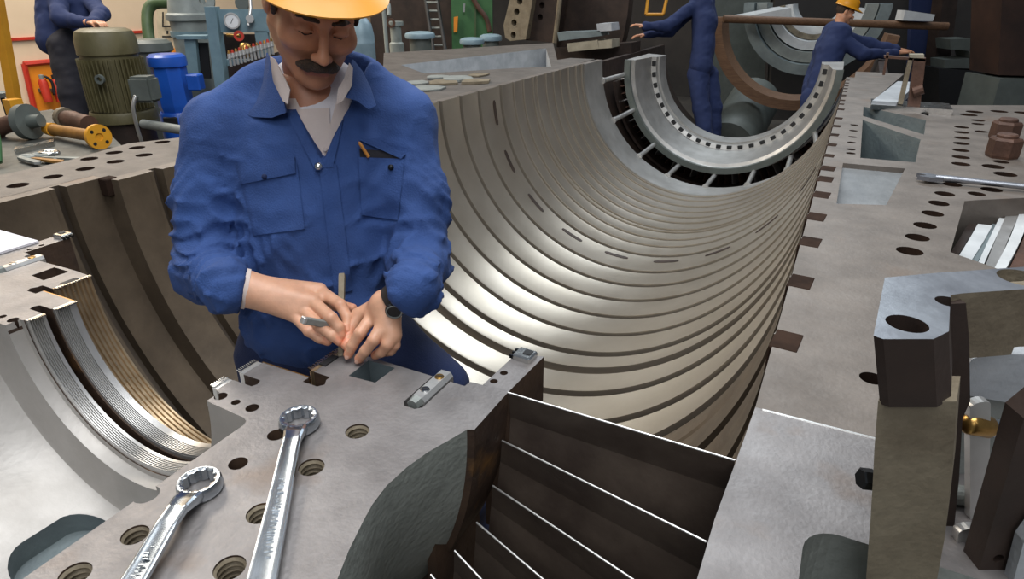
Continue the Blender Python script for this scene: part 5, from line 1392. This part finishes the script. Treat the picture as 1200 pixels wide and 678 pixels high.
# hair, brows, moustache
def tuft(name, pts, rad, k=.008, res=.0028):
    pts = [Vector(p) for p in pts]; s = SDF(np.min([list(p) for p in pts], 0) - .03, np.max([list(p) for p in pts], 0) + .03, res)
    for i in range(len(pts) - 1): s.cap(pts[i], pts[i + 1], rad[i], rad[i + 1], k)
    sl, p = s.win(s.lo, s.lo + s.n * s.res); s.D += (noise3(p, 130) * .0016).astype(np.float32)
    return sdf_obj(name, s, 'hair_brown', person)[0]
tuft('moustache', [W(-.034, .086, -.072), W(-.022, .098, -.066), W(-.006, .1055, -.0605), W(.006, .1055, -.0605), W(.022, .098, -.066), W(.034, .086, -.072)], [.0060, .0105, .0112, .0112, .0105, .0060])
for sx in (-1, 1): tuft('eyebrow', [W(sx * .013, .0985, .019), W(sx * .030, .094, .022), W(sx * .047, .082, .017)], [.0045, .0048, .0028])
hr = SDF(np.array(Hc) - .16, np.array(Hc) + .17, .004)
hr.ell(W(0, -.024, .040), (.0825, .106, .099), np.array(HR), .01)
sl, p = hr.win(hr.lo, hr.lo + hr.n * hr.res); loc = (p - np.array(Hc)) @ np.array(HR) / HK
hr.D = np.maximum(hr.D, (.9 * (loc[..., 1] - .030 - .25 * np.maximum(loc[..., 2], 0))).astype(np.float32)); hr.D = np.maximum(hr.D, (-loc[..., 2] - .012 + .5 * np.maximum(loc[..., 1], 0) - .6 * np.maximum(-loc[..., 1] - .02, 0)).astype(np.float32))
hr.D += (noise3(p, 120) * .0014).astype(np.float32)
sdf_obj('hair', hr, 'hair_brown', person)
for sx in (-1, 1): tuft('sideburn', [W(sx * .0725, .026, .030), W(sx * .0735, .024, .006), W(sx * .0715, .024, -.016)], [.010, .009, .005])
# closed-down eyelids read as lashes
for sx in (-1, 1): tuft('eyelash', [W(sx * .019, .0915, -.0085), W(sx * .031, .0925, -.0105), W(sx * .043, .085, -.009)], [.0012, .0015, .001], .002, .0018)

def hard_hat(Hc, R, k, label, parent_w):
    w = lambda *q: Hc + R @ (Vector(q) * k)
    t = thing('hard_hat', w(0, 0, .06), label, 'hard hat')
    bm = bmesh.new(); N = 56; rows = []
    for (ph, s_) in ((0, 0), (.18, 1), (.4, 1), (.62, 1), (.85, 1), (1.1, 1), (1.32, 1), (1.5, 1)):
        if s_ == 0: rows.append([bm.verts.new(w(0, -.012, .178))]); continue
        rows.append([bm.verts.new(w(.107 * math.sin(ph) * math.sin(a), -.012 + .128 * math.sin(ph) * math.cos(a), .055 + .123 * math.cos(ph))) for a in [2 * PI * i / N for i in range(N)]])
    for u in (.35, .7, 1.0):
        ring_ = []
        for i in range(N):
            a = 2 * PI * i / N; fr_ = max(0.0, math.cos(a)) ** 1.3
            wd_ = (.010 + .052 * fr_) * u; rx, ry = .107 + wd_, .128 + wd_
            ring_.append(bm.verts.new(w(rx * math.sin(a), -.012 + ry * math.cos(a), .0640 - (.010 + .014 * fr_) * u - .004 * u * abs(math.sin(a)) )))
        rows.append(ring_)
    for i in range(N): bm.faces.new((rows[0][0], rows[1][i], rows[1][(i + 1) % N]))
    for A, B in zip(rows[1:-1], rows[2:]):
        for i in range(N): bm.faces.new((A[i], B[i], B[(i + 1) % N], A[(i + 1) % N]))
    bmesh.ops.recalc_face_normals(bm, faces=bm.faces)
    bmesh.ops.solidify(bm, geom=bm.faces[:], thickness=.0035 * k)
    obj('hat_shell', bm, 'hat_yellow', t, 50)
    for x in (-.03, 0, .03):
        obj('hat_ridge', tube([w(x, -.012 + .128 * math.cos(u) * .96, .055 + .123 * math.sin(u) * (1 - 3.5 * x * x / .0114 * .1)) for u in [.5 + 2.1 * i / 12 for i in range(13)]], .0065 * k, 8), 'hat_yellow', t, 180)
    obj('head_band', lathe([(.088 * k, 0), (.094 * k, 0), (.094 * k, .03 * k), (.088 * k, .03 * k)], w(0, -.012, .040), R.col[2], 40, closed=True), 'leather', t, 40)
    return t
HRt = pick_frame(29, 17, -2)
hard_hat(Hc + HRt @ Vector((0, 0, -.004)), HRt, 1.06, 'yellow hard hat on the worker with the moustache', W)

for t in (I_, M_):
    dn = (t[3] - t[2]).normalized(); un = (EYE - t[3]).normalized(); un = (un - dn * un.dot(dn)).normalized(); sn = dn.cross(un)
    s = SDF(np.array(t[3]) - .02, np.array(t[3]) + .02, .0012); s.ell(t[3] + dn * .0025 + un * .0078, (.0046, .0062, .0019), np.array(Matrix((sn, dn, un)).transposed()), .001)
    sdf_obj('fingernail', s, 'nail', person)
# tools in the hands
tip = G(399, 417, .002); topp = P(401, 321, 1.335)
sc_ = thing('scraper', tip, 'thin square scraper held upright between the fingers', 'scraper')
dv = (topp - tip).normalized(); Rf = frame(dv, SIDE)
L_ = (topp - tip).length
bm = bmesh.new(); rows = []
for u, wx, wy in ((0, .0075, .0012), (.22, .0060, .0020), (.45, .0055, .0045), (.62, .0085, .0085), (.97, .0095, .0095), (1.0, .0085, .0085)):
    rows.append([bm.verts.new(tip + dv * (u * L_) + Rf @ Vector((a * wx / 2 * 1.25, b * wy / 2 * 1.25, 0))) for a, b in ((-1, -1), (1, -1), (1, 1), (-1, 1))])
for A, B in zip(rows[:-1], rows[1:]):
    for i in range(4): bm.faces.new((A[i], A[(i + 1) % 4], B[(i + 1) % 4], B[i]))
bm.faces.new(rows[0][::-1]); bm.faces.new(rows[-1]); obj('blade', bm, 'tan_cast', sc_)
a, b = G(354, 374.5, .098), G(391, 381, .062)
ch = thing('square_punch', b, 'dark square steel punch gripped sideways in the left fist in the photo', 'punch')
dv = (b - a).normalized(); obj('shank', box((a + b) / 2, (.013, .013, (b - a).length), frame(dv, UP), .0015), 'cast_grey', ch)
obj('worn_end', box(a + dv * .004, (.0136, .0136, .009), frame(dv, UP), .002), 'seal_steel', ch)

# ---------------------------------------------------------------- workers farther back
def limb(s, pts, rad, k):
    for i in range(len(pts) - 1): s.cap(pts[i], pts[i + 1], rad[i], rad[i + 1], k)
def bounds(ps, m): a = np.array([list(p) for p in ps]); return a.min(0) - m, a.max(0) + m
def worker(label, torso, arms, legs, hands, head=None, cloth='overall_dark', legcloth=None, res=.012, chest=(.165, .145)):
    """joints already in world space; head = (centre, frame)"""
    pts = [p for a in arms for p in a] + list(torso)
    sk = []
    s = SDF(*bounds([p for h in hands for p in h] + [torso[0] + UP * .02] + ([head[0]] if head else []), .2), .0065)
    if head:
        add_head(s, head[0], head[1], 1.0, False); s.cap(head[0] + head[1] @ Vector((0, -.03, -.05)), torso[0], .055, .065, .03)
    s.cap(torso[0], torso[1], .05, .08, .02)
    for h, a in zip(hands, arms):
        s.cap(torso[0], a[0], .05, .045, .03); limb(s, a, [.042, .036, .026], .02)
        w0, kn = h[0], h[1]; dx = (kn - w0).normalized(); sd = dx.cross(UP).normalized()
        for i, off in enumerate((-1.5, -.5, .5, 1.5)):
            b0 = kn + sd * off * .019; s.cap(w0, b0, .024, .014, .012)
            b1 = b0 + dx * (.035 + .006 * (1 - abs(off - .5))) - UP * .008; b2 = b1 + dx * .026 - UP * .022; s.cap(b0, b1, .0105, .0095, .003); s.cap(b1, b2, .0092, .008, .003)
        th0 = w0 + dx * .03 + sd * -.03; s.cap(w0, th0, .02, .014, .01); s.cap(th0, th0 + dx * .045 - UP * .02 - sd * .008, .012, .009, .004)
    V, Q = s.mesh(); o = link_mesh('person', np_mesh('person', V, Q), 'skin', None, 180); tint(o.data, lambda co, c: c.__setitem__((slice(None), slice(0, 3)), c[:, :3] * np.array((.86, .78, .72)))); tag(o, label, 'person')
    s = SDF(*bounds(pts, .28), res)
    tw = [torso[0] * .75 + torso[1] * .25, torso[1], torso[2]]
    for i in range(2):
        a, b = tw[i], tw[i + 1]
        for off in (-.115, .115):
            sd = torso[3]; s.cap(a + sd * off, b + sd * off * .9, chest[1], chest[1] * .95, .06)
    for a in arms:
        s.cap(torso[0] * .8 + a[0] * .2 - UP * .03, a[0], .075, .078, .04); limb(s, a, [.088, .074, .052], .03)
    wrinkle(s, ((9, .012), (22, .006)))
    j = sdf_obj('jacket', s, cloth, o)[0]
    s = SDF(*bounds([p for l in legs for p in l] + [torso[2]], .22), res)
    for l in legs: s.cap(torso[2], l[0], .14, .125, .05); limb(s, l, [.135, .112, .100], .03)
    wrinkle(s, ((9, .012), (22, .006)))
    sdf_obj('trousers', s, legcloth or cloth, o)
    for l in legs:
        an = l[-1]; fdir = torso[4]; s = SDF(np.array(an) - .3, np.array(an) + .3, .012); s.ell(an - UP * .02, (.05, .055, .055), None, .03).ell(an + fdir * .09 - UP * .04, (.06, .06, .035), None, .05); sdf_obj('shoe', s, 'leather', o)
    if head:
        w = lambda *q: head[0] + head[1] @ Vector(q)
        s = SDF(np.array(head[0]) - .16, np.array(head[0]) + .17, .008); s.ell(w(0, -.030, .030), (.080, .092, .090), np.array(head[1]), .01)
        sl, p = s.win(s.lo, s.lo + s.n * s.res); loc = (p - np.array(head[0])) @ np.array(head[1])
        s.D = np.maximum(s.D, np.maximum(loc[..., 1] - .030, -loc[..., 2] - .055).astype(np.float32)); sdf_obj('hair', s, 'hair_brown', o)
    return o
# the one standing inside the far casing, seen from the side, arms reaching left
d2 = 8.6
sd2 = (SIDE * .35 + HEAD * .94).normalized(); fw2 = (SIDE * -.94 + HEAD * .35).normalized()
n2, m2, h2 = P(822, -8, d2), P(826, 25, d2), P(822, 78, d2)
sa, sb = P(812, 8, d2 - .1), P(818, 6, d2 + .15)
a1_ = [sa, P(782, 30, d2 - .18), P(756, 31, d2 - .2)]; a2_ = [sb, P(785, 36, d2 + .1), P(757, 41, d2 + .05)]
l1 = [P(818, 88, d2 - .05), P(822, 128, d2 - .05), P(826, 158, d2 - .05)]; l2 = [P(830, 88, d2 + .12), P(836, 128, d2 + .15), P(836, 158, d2 + .2)]
worker('worker in dark blue overalls standing in the far casing, arms stretched to the left', [n2, m2, h2, sd2, fw2], [a1_, a2_], [l1, l2], [[P(756, 31, d2 - .2), P(745, 29, d2 - .2)], [P(757, 41, d2 + .05), P(746, 42, d2 + .05)]], (P(822, -34, d2), Matrix((sd2, fw2, UP)).transposed()))
# the one at the far right with the yellow hat, facing right
d3 = 7.7
fw3 = (SIDE * .97 + TOW * .22).normalized(); rt3 = (SIDE * .22 - TOW * .97).normalized()
hf3 = Matrix((rt3, fw3, UP)).transposed(); Q3_ = Matrix.Rotation(math.radians(14), 3, rt3)
hc3 = P(991, 14, d3); R3 = Matrix((rt3, (fw3 * .96 - UP * .28), (UP * .96 + fw3 * .28))).transposed()
n3, m3, h3 = P(983, 33, d3), P(971, 60, d3), P(956, 105, d3)
sa, sb = P(984, 46, d3 - .15), P(986, 44, d3 + .15)
a1_ = [sa, P(1012, 64, d3 - .2), P(1048, 62, d3 - .12)]; a2_ = [sb, P(1018, 52, d3 + .15), P(1050, 58, d3 + .05)]
l1 = [P(952, 115, d3 - .08), P(946, 160, d3), P(944, 195, d3)]; l2 = [P(962, 115, d3 + .1), P(960, 160, d3 + .15), P(956, 195, d3 + .2)]
worker('worker in dark blue overalls and yellow hard hat leaning over the far right flange', [n3, m3, h3, rt3, fw3], [a1_, a2_], [l1, l2], [[P(1048, 62, d3 - .12), P(1062, 61, d3 - .12)], [P(1050, 58, d3 + .05), P(1066, 60, d3 + .05)]], (hc3, R3))
hard_hat(hc3, R3, 1.06, 'yellow hard hat on the worker at the far right', None)
# the one behind the olive motor, head out of frame
d4 = 6.1
n4, m4, h4 = P(82, -28, d4), P(80, 5, d4), P(78, 48, d4)
fw4 = (SIDE * .9 + TOW * .44).normalized(); rt4 = (SIDE * -.44 + TOW * .9).normalized()
sa, sb = P(66, -8, d4 - .1), P(98, -12, d4 + .1)
a1_ = [sa, P(72, 22, d4 - .25), P(99, 26, d4 - .3)]; a2_ = [sb, P(118, 16, d4 - .1), P(108, 27, d4 - .35)]
l1 = [P(74, 55, d4 - .08), P(86, 110, d4 - .05), P(92, 165, d4)]; l2 = [P(90, 55, d4 + .1), P(102, 110, d4 + .1), P(104, 165, d4 + .15)]
worker('worker in blue jacket and black trousers behind the olive motor, one hand on it', [n4, m4, h4, (SIDE * .8 + HEAD * .6).normalized(), fw4], [a1_, a2_], [l1, l2], [[P(99, 26, d4 - .3), P(110, 27, d4 - .4)], [P(108, 27, d4 - .35), P(118, 27, d4 - .45)]], (P(84, -56, d4), Matrix((rt4, fw4, UP)).transposed()), 'overall_dark', 'dark_trouser')
